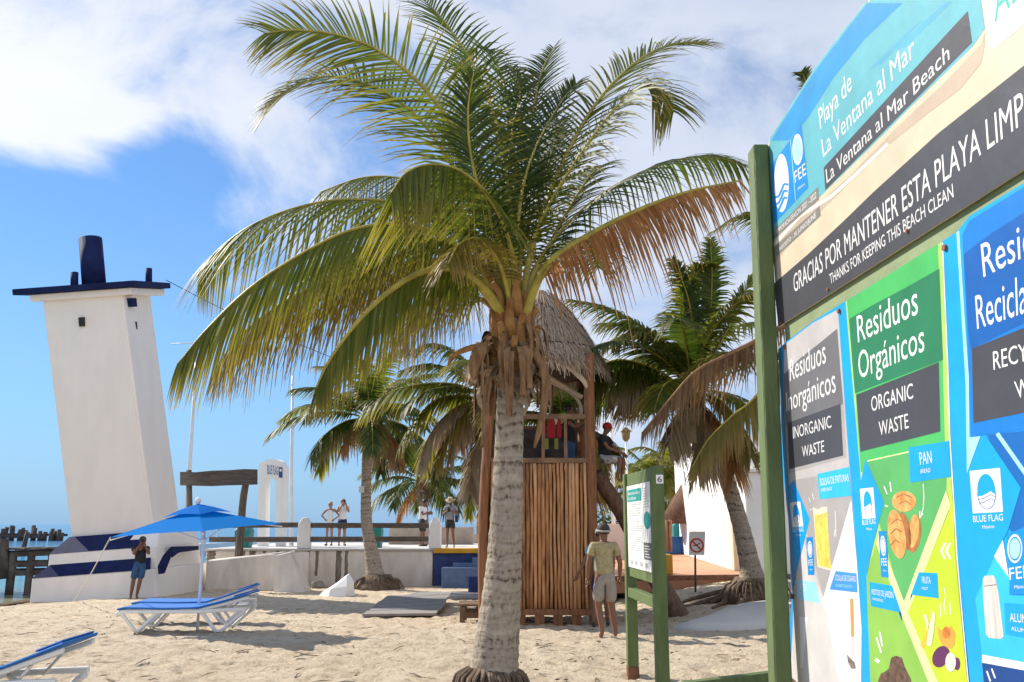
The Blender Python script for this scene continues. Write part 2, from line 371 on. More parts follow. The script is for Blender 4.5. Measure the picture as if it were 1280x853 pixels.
# stepped pedestal, tipped the same way as the tower
def ring(x0, x1, y0, y1, z): return [Vector(p) for p in ((x0, y0, z), (x1, y0, z), (x1, y1, z), (x0, y1, z))]
PIV = Vector((-11.4, 26.5, 0)); TR = Matrix.Rotation(R(-4.2), 3, 'Y')
def tip(rs): return [[PIV + TR @ (p-PIV) for p in r] for r in rs]
zl = -.9
MB().loft(tip([ring(-13.25, -9.75, 25.0, 29.2, zl), ring(-13.2, -9.8, 25.05, 29.1, .30)])).build('pedestal', WHITE, LH, .02)
MB().loft(tip([ring(-13.2, -10.05, 25.04, 27.2, .303), ring(-12.85, -10.05, 25.32, 27.2, .62)])).build('blue_step', NAVY, LH)
MB().loft(tip([ring(-12.93, -9.88, 25.30, 28.9, .30), ring(-12.90, -9.9, 25.36, 28.8, .92)])).build('pedestal_upper', WHITE, LH, .02)
MB().loft(tip([ring(-12.9, -10.3, 25.35, 27.6, .923), ring(-12.6, -10.3, 25.86, 27.6, 1.36)])).build('blue_step', NAVY, LH)
MB().loft(tip([ring(-10.9, -9.9, 25.37, 28.8, .90), ring(-10.7, -10.0, 25.8, 28.7, 1.34)])).build('pedestal_block', WHITE, LH, .03)
zz = MB()
def slab(mb, pts, th, nrm, mi=0):
    nrm = Vector(nrm).normalized(); n = len(pts)
    vs = [Vector(p) for p in pts]+[Vector(p)+nrm*th for p in pts]
    mb.add(vs, [tuple(reversed(range(n))), tuple(range(n, 2*n))]+[(i, (i+1) % n, n+(i+1) % n, n+i) for i in range(n)], mi); return mb
slab(zz, [P(199, 718, 25.02), P(206, 717, 25.02), P(214, 696, 25.02), P(214, 684, 25.02), P(205, 694, 25.02), P(198, 708, 25.02)], .06, (0, -1, 0))
slab(zz, [PX(213, 697, -9.80), PX(221, 691, -9.80), PX(246, 687.5, -9.80), PX(246, 682.5, -9.80), PX(213, 683.5, -9.80)], .06, (1, 0, 0))
zz.build('painted_zigzag', NAVY, LH)
CRK = mat('hairline_crack', (.35, .30, .27), .9)
m = MB(); q0, q1 = tl.lerp(tr, .50)-upn*.14, tl.lerp(tr, .505)-upn*.78
m.add([q0+Vector((-.008, -.006, 0)), q0+Vector((.008, -.006, 0)), q1+Vector((.008, .03, 0)), q1+Vector((-.008, .03, 0))], [(0, 1, 2, 3)]); m.build('crack', CRK, LH)
# cable from the roof to a far lamp post
pts = [Vector(P(207, 350, 26.6)).lerp(P(772, 520, 40), t)-Vector((0, 0, 1.2*4*t*(1-t))) for t in [i/30 for i in range(31)]]
tag(MB().tube(pts, .012, 5).build('overhead_cable', BLACK), 'thin dark cable strung from the lighthouse roof across the palms', 'cable')

# ------------------------------------------------------------------ promenade
WD = 30.0; TOP = .83
deckx0, deckx1 = P(258, 690, WD).x, 8.4
prom = thing('promenade', 'white stained sea wall carrying the raised promenade with wood rails', 'promenade', (-3, WD, -.4))
xs1 = P(541, 690, WD).x; xs2 = P(612, 690, WD).x
m = MB(); m.box(((deckx0+xs1)/2, WD+.25, (TOP-.07)/2-.5), (xs1-deckx0, .5, TOP-.07+1.0)); m.build('retaining_wall', PLASTER, prom, .02)
m = MB(); m.box(((deckx0+3)/2, WD+5.05, TOP-.085), (3-deckx0, 9.1, .17)); m.build('deck_slab', DECK, prom, .01)
m = MB(); m.box(((deckx0+xs1)/2, WD+.24, TOP-.034), (xs1-deckx0+.05, .62, .062)); m.build('wall_cap', DECK, prom, .01)
for (x0, x1, y1) in ((258, 271, 703), (300, 307, 700), (311, 321, 697), (328, 333, 692), (345, 350, 691), (383, 388, 728), (394, 399, 720), (420, 428, 728), (431, 436, 724)):
    z1 = P(x0, y1, WD).z; a, b = P(x0, 690, WD).x, P(x1, 690, WD).x
    m = MB(); pts = []
    for i in range(9): pts.append((a+(b-a)*.2*random.random(), WD-.004, TOP-.07-(TOP-.07-z1)*i/8))
    for i in range(8, -1, -1): pts.append((b-(b-a)*.25*random.random()*(1 if i else 0), WD-.004, TOP-.07-(TOP-.07-z1)*i/8))
    m.add(pts, [tuple(range(18))]); m.build('damp_stain', STAIN, prom)
# rails and white posts
def post_at(px, w=.42):
    x = P(px, 690, WD).x; m = MB(); h = 1.02
    m.loft([[(x-w/2, WD+.05, TOP), (x+w/2, WD+.05, TOP), (x+w/2, WD+.40, TOP), (x-w/2, WD+.40, TOP)], [(x-w/2.1, WD+.05, TOP+h*.8), (x+w/2.1, WD+.05, TOP+h*.8), (x+w/2.1, WD+.40, TOP+h*.8), (x-w/2.1, WD+.40, TOP+h*.8)],
            [(x-w/6, WD+.13, TOP+h), (x+w/6, WD+.13, TOP+h), (x+w/6, WD+.32, TOP+h), (x-w/6, WD+.32, TOP+h)]])
    m.build('rail_post', WHITEB, prom, .02); return x
px_posts = [post_at(378), post_at(543, .40)]
m = MB(); m.loft([[(px_posts[0]-.24, WD-.03, TOP-.1), (px_posts[0]+.24, WD-.03, TOP-.1), (px_posts[0]+.24, WD+.02, TOP-.1), (px_posts[0]-.24, WD+.02, TOP-.1)],
                  [(px_posts[0]-.36, WD-.5, -.75), (px_posts[0]+.36, WD-.5, -.75), (px_posts[0]+.36, WD+.02, -.75), (px_posts[0]-.36, WD+.02, -.75)]]); m.build('buttress', PLASTER, prom, .02)
for (x0, x1) in ((deckx0, px_posts[0]-.2), (px_posts[0]+.2, px_posts[1]-.22)):
    for z in (TOP+.30, TOP+.76):
        n = max(1, int((x1-x0)/2.4)); m = MB()
        m.bar((x0, WD+.2, z+random.uniform(-.01, .01)), (x1, WD+.2, z+random.uniform(-.02, .02)), .07, .17); m.build('wood_rail', GREYWOOD, prom, .012)
tag(MB().box((0, 5, 0), (.01, .01, .01)).build('pebble', DECK), 'tiny stone', 'stone') if False else None
# yellow lip and blue steps
YEL = mat('yellow_paint', (.62, .33, .02), .6, .12, 3); BLU = mat('deep_blue_paint', (.025, .05, .16), .65, .25, 3); BLUL = mat('worn_blue_paint', (.10, .15, .27), .7, .2, 3)
st = thing('steps', 'blue painted concrete steps with yellow top edge leading up to the promenade', 'steps', (-1.5, WD, -.3))
x0, x1 = xs1+.02, .6
MB().box(((x0+x1)/2, WD+.30, TOP-.07), (x1-x0, .8, .15)).build('yellow_edge', YEL, st, .01)
MB().box(((x0+x1)/2, WD+.35, .0), (x1-x0, .7, 1.40)).build('back_wall', BLU, st, .01)
for (pa, py, dd) in ((590, 697.5, .3), (566, 704.5, .65), (552, 710, 1.0)):
    z1 = P(pa, py, WD-dd).z; xa = P(pa, py, WD-dd).x
    MB().box(((xa+x1)/2, WD-dd/2-.03, (z1-.7)/2), (x1-xa, dd, z1+.7)).build('tread', BLUL, st, .012)
c = G(595, 744)
tag(MB().box((c.x+.25, c.y+.3, c.z+.18), (.95, .6, .66)).build('blue_block', BLU, None, .02), 'dark blue painted concrete block standing on the sand beside the palm trunk', 'block')
# beige walls on the promenade
BEIGE = mat('beige_planter_wall', (.40, .33, .26), .9, .2, 2, .3)
for (a, b, t, d, lab) in ((487, 536, 659, 36, 'beige low wall on the promenade behind the man in white shirt and dark shorts'), (549, 592, 659, 36, 'beige low wall on the promenade behind the person in the straw hat')):
    p, q2 = P(a, t, d), P(b, t, d); tag(MB().box(((p.x+q2.x)/2, d, (p.z+TOP)/2), (q2.x-p.x, .4, p.z-TOP)).build('planter_wall', BEIGE, None, .02), lab, 'low wall')
p, q2 = P(592, 668, 38), P(640, 668, 38); tag(MB().box(((p.x+q2.x)/2, 38, (p.z+TOP)/2), (q2.x-p.x, .5, p.z-TOP)).build('planter_wall', BEIGE, None, .02), 'lower beige wall end just left of the big palm trunk', 'low wall')
# low white wall and broken block in front of the sea wall
lw = thing('low_wall', 'low whitewashed wall running from the lighthouse to the broken block', 'low wall', (-9, 28.4, -.4))
a0, a1 = P(258, 701, 28.6), P(352, 691, 28.0)
MB().loft([[(a0.x, 28.6, -.9), (a1.x, 28.0, -.9), (a1.x, 28.6, -.9), (a0.x, 29.2, -.9)], [(a0.x, 28.6, a0.z), (a1.x, 28.0, a1.z), (a1.x, 28.6, a1.z+.02), (a0.x, 29.2, a0.z+.02)]]).build('wall_body', PLASTER, lw, .03)
a, b, c = P(341, 694, 27.3), P(362, 691, 27.3), P(388, 735, 27.1)
bk = MB().loft([[(P(343, 737, 27.1).x, 27.1, -.8), (c.x, 27.1, -.8), (c.x, 28.2, -.8), (P(343, 737, 27.1).x, 28.2, -.8)],
                [(a.x, 27.3, a.z-.05), (b.x, 27.3, b.z), (b.x-.05, 28.2, b.z+.05), (a.x, 28.2, a.z)]])
tag(bk.build('concrete_block', PLASTER, None, .05, 2), 'cracked white concrete block with a slanting side at the end of the low wall', 'block')
def rock(name, px, py, d, size, m, label, seed, sq=(1, 1, 1), cat='rock', rz=0):
    bm = bmesh.new(); bmesh.ops.create_icosphere(bm, subdivisions=3, radius=1)
    for v in bm.verts:
        n = noise.noise(v.co*1.1+Vector((seed, 0, 0)))*.5 + noise.noise(v.co*3+Vector((seed, 5, 0)))*.12
        v.co *= 1+n; v.co = Vector((v.co.x*size[0]*sq[0], v.co.y*size[1], max(v.co.z, -.45)*size[2]))
    me = bpy.data.meshes.new(name); bm.to_mesh(me); bm.free(); me.materials.append(m)
    o = bpy.data.objects.new(name, me); COL.objects.link(o); p = G(px, py); o.location = (p.x, p.y, p.z+size[2]*.3); o.rotation_euler.z = rz
    return tag(o, label, cat)
m = MB(); p = G(425, 745)
m.loft([[(p.x+x, p.y+y, p.z-.1) for x, y in ((-.62, .1), (-.3, -.25), (.2, -.32), (.42, -.1), (.38, .35), (-.2, .4))],
        [(p.x+x, p.y+y, p.z+z) for x, y, z in ((-.60, .1, .04), (-.25, -.16, .2), (.22, -.28, .28), (.38, -.06, .4), (.3, .3, .4), (-.15, .3, .25))],
        [(p.x+x, p.y+y, p.z+z) for x, y, z in ((-.1, .1, .36), (.0, .0, .42), (.18, -.1, .56), (.24, -.02, .62), (.2, .2, .60), (.05, .2, .5))]])
tag(m.build('boulder', WHITEB, None, .05, 2), 'white painted pointed boulder lying on the sand', 'boulder')
GREYROCK = mat('grey_rock', (.30, .27, .23), .9, .3, 5, .5)
rock('rock', 398, 735, 27, (.22, .2, .18), GREYROCK, 'small grey brown rock between the concrete block and the white boulder', 3)
rock('rock', 322, 726, 27, (.3, .2, .16), GREYROCK, 'small grey rock lying left of the concrete block foot', 8)
# driftwood gate board
dg = thing('driftwood_sign', 'weathered driftwood plank nailed across two crooked posts above the sea wall', 'sign board', (-9.8, 29, 0))
MB().tube([P(237, 720, 29), P(237, 640, 29), P(236, 588, 29)], [.10, .095, .09], 9, wob=.08).build('post', GREYWOODV, dg)
MB().tube(spline([P(298, 696, 29.1), P(301, 660, 29.1), P(305, 615, 29.1), P(313, 588, 29.0)], 9), [.13, .13, .125, .12, .12, .12, .115, .11, .1], 9, wob=.1).build('post', GREYWOODV, dg)
m = MB(); tops = [(225, 590), (245, 590.5), (265, 588.5), (285, 588), (305, 586.5), (322, 587)]; bots = [(225, 607), (245, 607.5), (265, 608), (285, 607), (305, 606.5), (322, 606)]
m.loft([[P(tx, ty, 28.86), P(bx, by, 28.86), P(bx, by, 28.96), P(tx, ty, 28.96)] for (tx, ty), (bx, by) in zip(tops, bots)]); m.build('plank', mat('grey_plank', (.10, .085, .075), .85, .35, 3, .5, 14, stretch=(1, 4, 8)), dg)
# white arch sign
AD = 33.0
ar = thing('arch_sign', 'white arched frame sign with blue lettering standing on the promenade', 'arch sign', (-10, AD, TOP))
def fp(pts, d): return [P(x, y, d) for x, y in pts]
f = MB(); rot_n = Vector((.5, -1, 0)).normalized()
slab(f, fp([(321.5, 683), (330.5, 683), (332, 601), (333, 597), (344, 600), (344.5, 683), (352, 683), (355.5, 590), (356, 585), (353.5, 582), (351, 577), (345, 574.5), (337, 574), (331, 576), (329, 578), (324, 579)], AD), .35, (.25, 1, 0)); f.build('frame', WHITEB, ar)
BLUETX = mat('blue_lettering', (.03, .08, .25), .6)
def text_mesh(s):
    cu = bpy.data.curves.new('t', 'FONT'); cu.body = s; cu.size = 1; cu.resolution_u = 3
    o = bpy.data.objects.new('t', cu); COL.objects.link(o); bpy.context.view_layer.update()
    dg_ = bpy.context.evaluated_depsgraph_get(); e = o.evaluated_get(dg_); me = e.to_mesh()
    v = [tuple(p.co) for p in me.vertices]; f_ = [tuple(p.vertices) for p in me.polygons]
    e.to_mesh_clear(); bpy.data.objects.remove(o); bpy.data.curves.remove(cu); return v, f_
CAPH = max(p[1] for p in text_mesh('H')[0])
def text_w(s): v = text_mesh(s)[0]; return max(p[0] for p in v)
def text3(name, s, mats, parent, bl, br, tl, tr, ref=None, bold=0.):
    """lettering whose baseline runs bl-br and whose capitals reach tl-tr (world points)"""
    v, f_ = text_mesh(s); x0 = min(p[0] for p in v); wref = text_w(ref or s)-x0
    bl, br, tl, tr = map(Vector, (bl, br, tl, tr)); o = []
    for p in v:
        u = (p[0]-x0)/wref; h = p[1]/CAPH
        o.append((bl*(1-u)+br*u)*(1-h) + (tl*(1-u)+tr*u)*h)
    m = MB(); m.add(o, f_); 
    me = bpy.data.meshes.new(name); me.from_pydata([tuple(q) for q in o], [], f_); me.materials.append(mats)
    ob = bpy.data.objects.new(name, me); COL.objects.link(ob)
    if parent: ob.parent = parent; ob.matrix_parent_inverse = root_inv(parent)
    return ob
text3('lettering', 'BLUE FLAG', BLUETX, ar, P(334, 592.5, AD-.02), P(347.5, 594, AD-.02), P(334, 581, AD-.02), P(347.5, 583.5, AD-.02))
f = MB(); slab(f, fp([(348.5, 597), (353, 597.5), (353, 584.5), (348.5, 584)], AD-.02), .012, (0, 1, 0)); f.build('flag_emblem', BLUETX, ar)
f = MB(); slab(f, fp([(349.5, 589.5), (352, 589.7), (352, 586.5), (349.5, 586.3)], AD-.024), .003, (0, 1, 0)); f.build('flag_emblem_window', WHITEB, ar)
# flag poles
def pole(name, pts, r, label, m=GALV, cat='flagpole', g=None, extra=None):
    t = thing(name, label, cat, (pts[0].x, pts[0].y, pts[0].z), g); MB().tube(pts, r, 10).build('shaft', m, t)
    if extra: extra(t)
    return t
def xarm(t): MB().tube([P(214, 430, 33), P(252, 429, 33)], .02, 6).build('cross_arm', GALV, t)
pole('flagpole', [P(230, 700, 33), P(236, 600, 33), P(247, 425, 33)], [.09, .075, .05], 'tall white flagpole just right of the lighthouse', extra=xarm)
pole('flagpole', [P(364, 683, 34), P(364, 600, 34), P(366, 470, 34)], [.09, .07, .045], 'slim white flagpole right of the white arched sign')
# teal bins on the promenade
for (px0, px1, lab) in ((290, 311, 'teal rubbish bin behind the crooked driftwood post'), (464, 477, 'teal rubbish bin behind the palm trunk on the promenade')):
    a, b = P(px0, 690, 31), P(px1, 656, 31)
    if px0 < 300: a, b = P(px0, 684, 30.8), P(px1, 657, 30.8)
    x, w = (a.x+b.x)/2, (b.x-a.x)
    m = MB(); m.loft([[(x-w*.42, 31, TOP), (x+w*.42, 31, TOP), (x+w*.42, 31.5, TOP), (x-w*.42, 31.5, TOP)], [(x-w*.5, 30.95, b.z-.18), (x+w*.5, 30.95, b.z-.18), (x+w*.5, 31.55, b.z-.18), (x-w*.5, 31.55, b.z-.18)],
                      [(x-w*.3, 31.1, b.z), (x+w*.3, 31.1, b.z), (x+w*.3, 31.4, b.z), (x-w*.3, 31.4, b.z)]]); tag(m.build('rubbish_bin', TEAL, None, .02), lab, 'bin')
# moored boats beyond the promenade
BOATW = mat('boat_white', (.75, .76, .78), .4, .05, 2); BOATR = mat('boat_red', (.45, .04, .03), .5); BOATB = mat('boat_blue', (.03, .2, .4), .5)
def boat(px, d, L, c, label, canopy=None):
    p = P(px, 660, d); t = thing('boat', label, 'boat', (p.x, d, SEA), 'boats moored behind the promenade')
    rings = []
    for i in range(9):
        u = i/8; w = .95*math.sin(math.pi*min(1, .25+u*.75))**.7 if i < 8 else .06; x = p.x-L/2+L*u; zt = SEA+.75+.45*u*u
        rings.append([(x, d-w, zt), (x, d-w*.6, SEA-.2), (x, d+w*.6, SEA-.2), (x, d+w, zt)])
    MB().loft(rings).build('hull', c, t, .02)
    if canopy: MB().box((p.x, d, SEA+2.0), (L*.45, 1.5, .08)).build('canopy', canopy, t); [MB().tube([(p.x+sx*L*.2, d+sy*.65, SEA+.5), (p.x+sx*L*.2, d+sy*.65, SEA+2)], .03, 6).build('canopy_post', GALV, t) for sx in (-1, 1) for sy in (-1, 1)]
boat(402, 60, 6, BOATW, 'white moored boat seen through the rails left of the couple'); boat(450, 62, 5.5, BOATB, 'blue hulled moored boat seen through the rails right of the couple', BOATR)
boat(290, 66, 6.5, BOATW, 'white moored boat seen through the rails under the driftwood plank', BOATW)

# ------------------------------------------------------------------ old jetty and piles on the left
jt = thing('jetty', 'dark broken timber jetty standing in the shallows left of the lighthouse', 'jetty', (-15.5, 29, SEA))
JD = 28.6
for (y0, y1, l0, l1) in ((692, 698, 688, 694), (705, 711, 701, 708), (715, 721, 712, 719)):
    a, b = P(-60, (y0+y1)/2, JD), P(74, (l0+l1)/2, JD); MB().bar(a, b, .12, .17).build('beam', DARKWOOD, jt, .015)
    a, b = a+Vector((0, 1.5, 0)), b+Vector((0, 1.5, 0)); MB().bar(a, b, .12, .17).build('beam', DARKWOOD, jt, .015)
m = MB()
for i in range(22):
    x = P(-60, 690, JD).x + i*.165; m.box((x, JD+.75, P(0, 690, JD).z+.03+random.uniform(-.01, .02)+i*.004), (.14, 1.9, .05))
m.build('deck_planks', DARKWOOD, jt)
for px in (-40, 17, 40, 66):
    for dy in (0, 1.5): MB().tube([P(px, 690, JD+dy), (P(px, 690, JD+dy).x, JD+dy, SEA-.6)], .12, 9, wob=.1).build('pile', DARKWOOD, jt)
MB().tube([P(56, 727, JD), P(70, 714, JD)], .07, 7).build('brace', DARKWOOD, jt)
MB().tube([P(4, 724, JD-.1), P(4, 674, JD-.1)], .16, 9, wob=.1).build('pile', DARKWOOD, jt)
pd = 118.
pj = thing('pier_ruin', 'ruined pier of dark leaning piles far out in the blue water', 'ruined pier', (P(40, 660, pd).x, pd, SEA))
for px, top, lean in ((4, 661, 0), (9, 659, 1), (15, 657, 0), (17, 658, .5), (25, 662, 0), (29, 660, 0), (33, 663, .5), (42, 657, 0), (44, 660, .5), (50, 664, 0), (57, 665, .4), (64, 665, 0), (66, 661, 0), (70, 664, .3), (74, 662, 0), (78, 666, .5)):
    d = pd+random.uniform(-1, 1); a = P(px, 672, d)
    MB().tube([(a.x-lean*.6, d, SEA-.8), P(px, top, d)], [.34, .26], 7, wob=.25).build('pile', DARKWOOD, pj)
MB().bar(P(-60, 667.5, pd), P(84, 669, pd), .3, .3).build('beam', DARKWOOD, pj); MB().bar(P(-60, 671.5, pd-1.2), P(56, 671, pd-1.2), .3, .35).build('beam', DARKWOOD, pj)
a = P(34, 668, 68); tag(MB().tube([(a.x-.35, 68, SEA-.9), P(34.5, 665, 68)], [.2, .16], 8, wob=.2).build('leaning_pile', DARKWOOD), 'single leaning dark pile standing in open water before the ruined pier', 'pile')
# seaweed line on the shore
SEAW = mat('dry_seaweed', (.10, .06, .03), .95, .4, 12, .6)
m = MB()
for i in range(900):
    t = random.random(); px = 5+85*t; py = 757-13*t+random.uniform(-1.2, 1.2); p = G(px, py)
    r = random.uniform(.03, .09); m.ball((p.x, p.y, p.z+.012), (r*2, r, r*.5), 5, 3)
tag(m.build('seaweed', SEAW), kind='stuff')

# ------------------------------------------------------------------ planks, step box, concrete ramp
pl = thing('plank_path', 'pale bleached plank walkway panel lying on the sand by the low step', 'planks', G(500, 765))
a, b, c, d = G(447, 773), G(540, 772), G(562, 752), G(480, 756)
for i in range(6):
    t0, t1 = i/6+.008, (i+1)/6-.008; m = MB(); z = max(p.z for p in (a, b, c, d))+.07
    q = [a.lerp(d, t0), b.lerp(c, t0), b.lerp(c, t1), a.lerp(d, t1)]; j = random.uniform(-.12, .12)
    m.loft([[(p.x+j, p.y, z-.05) for p in q], [(p.x+j, p.y, z) for p in q]]); m.build('plank', PALEPLANK, pl, .006)
pl2 = thing('plank_path', 'long grey plank path lying in shade towards the blue steps', 'planks', G(560, 746))
a, b, c, d = G(490, 751), G(640, 749), G(640, 742), G(520, 744)
for i in range(4):
    t0, t1 = i/4+.01, (i+1)/4-.01; m = MB(); z = max(p.z for p in (a, b, c, d))+.03
    q = [a.lerp(d, t0), b.lerp(c, t0), b.lerp(c, t1), a.lerp(d, t1)]
    m.loft([[(p.x, p.y, z-.05) for p in q], [(p.x, p.y, z) for p in q]]); m.build('plank', PALEPLANK, pl2, .006)
sb = thing('step_box', 'low brown wooden step box beside the watch tower foot', 'step box', G(588, 775))
a = P(571, 757, 16.4); b = P(660, 757, 16.4); zt = a.z
BROWNPL = mat('brown_plank', (.17, .11, .065), .8, .3, 4, .4, 16, stretch=(1, 6, 6))
for i in range(6): MB().box(((a.x+b.x)/2, 16.4+.07+i*.135, zt), (b.x-a.x, .125, .04)).build('top_plank', BROWNPL, sb, .006)
for y in (16.42, 17.1):
    MB().box((a.x+.1, y, zt/2-.1), (.09, .08, zt+.15)).build('leg', BROWNPL, sb); MB().box((b.x-.1, y, zt/2-.1), (.09, .08, zt+.15)).build('leg', BROWNPL, sb)
    MB().box(((a.x+b.x)/2, y+.001, zt-.17), (b.x-a.x-.16, .05, .1)).build('skirt_board', BROWNPL, sb)
# smooth concrete ramp on the right
RAMP = mat('pale_concrete', (.60, .56, .50), .85, .06, 2, .15)
out_ = [(842, 787), (870, 779), (905, 764), (935, 757), (975, 753), (1040, 752), (1040, 785), (980, 786), (930, 788), (880, 789)]
m = MB(); pts = [G(x, y) for x, y in out_]; cx = sum((p for p in pts), Vector())/len(pts)
r0 = [(p.x, p.y, p.z-.1) for p in pts]; r1 = [(p.x, p.y, p.z+.05) for p in pts]
r2 = [tuple(Vector((p.x, p.y, p.z+.10)).lerp(Vector((cx.x, cx.y, cx.z+.14)), .25)) for p in pts]; r3 = [tuple(Vector((p.x, p.y, p.z+.13)).lerp(Vector((cx.x, cx.y, cx.z+.2)), .7)) for p in pts]
m.loft([r0, r1, r2, r3], smooth=True); tag(m.build('concrete_ramp', RAMP), 'smooth pale concrete ramp rising from the sand near the palm roots', 'ramp')

# ------------------------------------------------------------------ white building, terracotta walk and yard on the right
TERR = mat('terracotta_paving', (.50, .27, .15), .85, .12, 3, .2)
ZW = .36
wk = [PZ(700, 722, ZW), PZ(1010, 718, ZW), PZ(1010, 690, ZW), PZ(700, 690, ZW)]
m = MB(); m.loft([[(p.x, p.y, ZW-.4) for p in wk], [(p.x, p.y, ZW) for p in wk]]); tag(m.build('walkway', TERR, None, .01), kind='structure')
m = MB(); KERB = mat('brick_edge', (.22, .10, .06), .9, .3, 12, .4)
a, b = PZ(700, 722.5, ZW), PZ(1010, 718.5, ZW); m.bar(a-Vector((0, .1, .03)), b-Vector((0, .1, .03)), .16, .12)
tag(m.build('brick_kerb', KERB, None, .01), 'thin brick edging along the front of the terracotta walkway', 'kerb')
wb = thing('white_building', 'bright white walled building with balustrade terrace right of the watch tower', 'building', PZ(880, 700, ZW))
f0, f1 = PZ(847, 691, ZW), PZ(914, 713, ZW)
zt0, zt1 = P(847, 558, f0.y).z, P(914, 543, f1.y).z
thk = Vector((.35, 0, 0))
m = MB(); m.loft([[f0, f1, f1+Vector((6, .4, 0)), f0+Vector((6, 0, 0))], [(f0.x, f0.y, zt0), (f1.x, f1.y, zt1), (f1.x+6, f1.y+.4, zt1), (f0.x+6, f0.y, zt0)]]); m.build('wall', WHITEB, wb, .02)
c = f1+Vector((.12, -.22, 0)); CREAM = mat('cream_pilaster', (.62, .54, .42), .8, .08, 2)
MB().box((c.x, c.y, ZW+1.35), (.26, .40, 2.7)).build('pilaster', CREAM, wb, .015)
ta = PZ(918, 716, ZW); zb = P(940, 592, ta.y-.6).z
MB().box((ta.x+2.2, ta.y-.75, (zb+ZW)/2), (4.2, .8, zb-ZW)).build('terrace_wall', WHITEB, wb, .03)
MB().box((ta.x+2.2, ta.y-.95, zb+.05), (4.4, .6, .10)).build('terrace_cap', WHITEB, wb, .02)
bz0 = zb+.10; bh = P(940, 560, ta.y).z-bz0
for i in range(8):
    x = ta.x+.35+i*.42; pr = [(0, .07), (.12, .07), (.3, .13), (.5, .09), (.75, .06), (.9, .08), (1, .08)]
    MB().tube([(x, ta.y-.95, bz0+bh*t) for t, r in pr], [r for t, r in pr], 10).build('baluster', WHITEB, wb)
MB().box((ta.x+2.2, ta.y-.95, bz0+bh+.05), (4.4, .34, .1)).build('handrail', WHITEB, wb, .015)
# teal board, no-dogs sign, yellow block, blue planter
a = PZ(852, 692, ZW); h = P(852, 650, a.y).z; w = .62
tb = MB(); slab(tb, [(a.x-w/2, a.y, ZW), (a.x+w/2, a.y, ZW), (a.x+w/2, a.y, h-.25), (a.x+.1, a.y, h), (a.x-.1, a.y, h), (a.x-w/2, a.y, h-.25)], .5, (0, 1, 0))
tag(tb.build('teal_pillar', TEAL, None, .02), 'teal painted pillar with pointed top before the white building', 'pillar')
a = PZ(843, 719.5, ZW); yk = thing('yellow_kerb_block', 'yellow and blue painted kerb block partly hidden by the green notice frame', 'kerb block', a)
MB().box((a.x-.35, a.y+.4, ZW+.26), (.7, .5, .5)).build('block', YEL, yk, .02); MB().box((a.x-.32, a.y+.148, ZW+.16), (.3, .008, .28)).build('blue_panel', BLU, yk)
BLUP = mat('bright_blue_paint', (.03, .17, .50), .5, .1, 3)
a = PZ(834, 693, ZW); tag(MB().box((a.x-.2, a.y, ZW+.38), (1.9, .6, .72)).build('blue_planter', BLUP, None, .03), 'bright blue planter box on the walkway behind the notice frame', 'planter')
nd = thing('warning_sign', 'square white sign with red no smoking ring on a thin post in the sand', 'sign', G(869, 741))
b = G(869, 741); ND = b.y
MB().tube([(b.x, ND, b.z-.2), P(869, 690, ND)], .025, 8).build('post', mat('dark_green_post', (.06, .07, .05), .6), nd)
PLATE = mat('sign_plate', (.72, .72, .70), .4, .05, 2)
m = MB(); slab(m, fp([(861, 694), (880.5, 694), (881.5, 664.5), (861.5, 664.5)], ND-.03), .015, (0, -1, 0)); m.build('plate', PLATE, nd)
REDP = mat('sign_red', (.55, .03, .02), .5); c = P(871, 682, ND-.052); rr = .165
m = MB()
for i in range(28):
    a0_, a1_ = 2*math.pi*i/28, 2*math.pi*(i+1)/28
    m.add([(c.x+math.cos(t)*r, c.y, c.z+math.sin(t)*r) for t, r in ((a0_, rr), (a1_, rr), (a1_, rr*.78), (a0_, rr*.78))], [(0, 1, 2, 3)])
s2 = .7071*rr*.85; m.add([(c.x-s2-.012, c.y-.002, c.z+s2-.012), (c.x-s2+.012, c.y-.002, c.z+s2+.012), (c.x+s2+.012, c.y-.002, c.z-s2+.012), (c.x+s2-.012, c.y-.002, c.z-s2-.012)], [(0, 1, 2, 3)])
m.build('prohibition_ring', REDP, nd)
m = MB(); m.add([(c.x+x*rr, c.y+.001, c.z+z*rr) for x, z in ((-.55, -.18), (.5, .22), (.54, .36), (-.5, -.02))], [(0, 1, 2, 3)]); m.build('cigarette_mark', BLACK, nd)
# lamp posts behind the tower
def lamp_post(px, top, d, label, lantern):
    b = P(px, 700, d); t = thing('lamp_post', label, 'lamp post', (b.x, d, TOP)); tp = P(px, top, d)
    MB().tube([(b.x, d, TOP-.4), (b.x, d, tp.z)], .085 if not lantern else .05, 10).build('shaft', WHITEB, t)
    if lantern: MB().loft([[(b.x+sx*r, d+sy*r, tp.z+z) for sx, sy in ((-1, -1), (1, -1), (1, 1), (-1, 1))] for z, r in ((0, .06), (.12, .14), (.4, .17), (.42, .22), (.6, .05))]).build('lantern', mat('brass_lantern', (.16, .10, .03), .5, .2, 4), t)
    else: MB().box((b.x, d-.3, tp.z), (.18, .8, .12)).build('lamp_head', GALV, t)
lamp_post(768, 470, 36, 'tall thick white lamp post behind the leaning log', False)
lamp_post(786.5, 552, 38, 'thin white lamp post with small brass lantern', True)
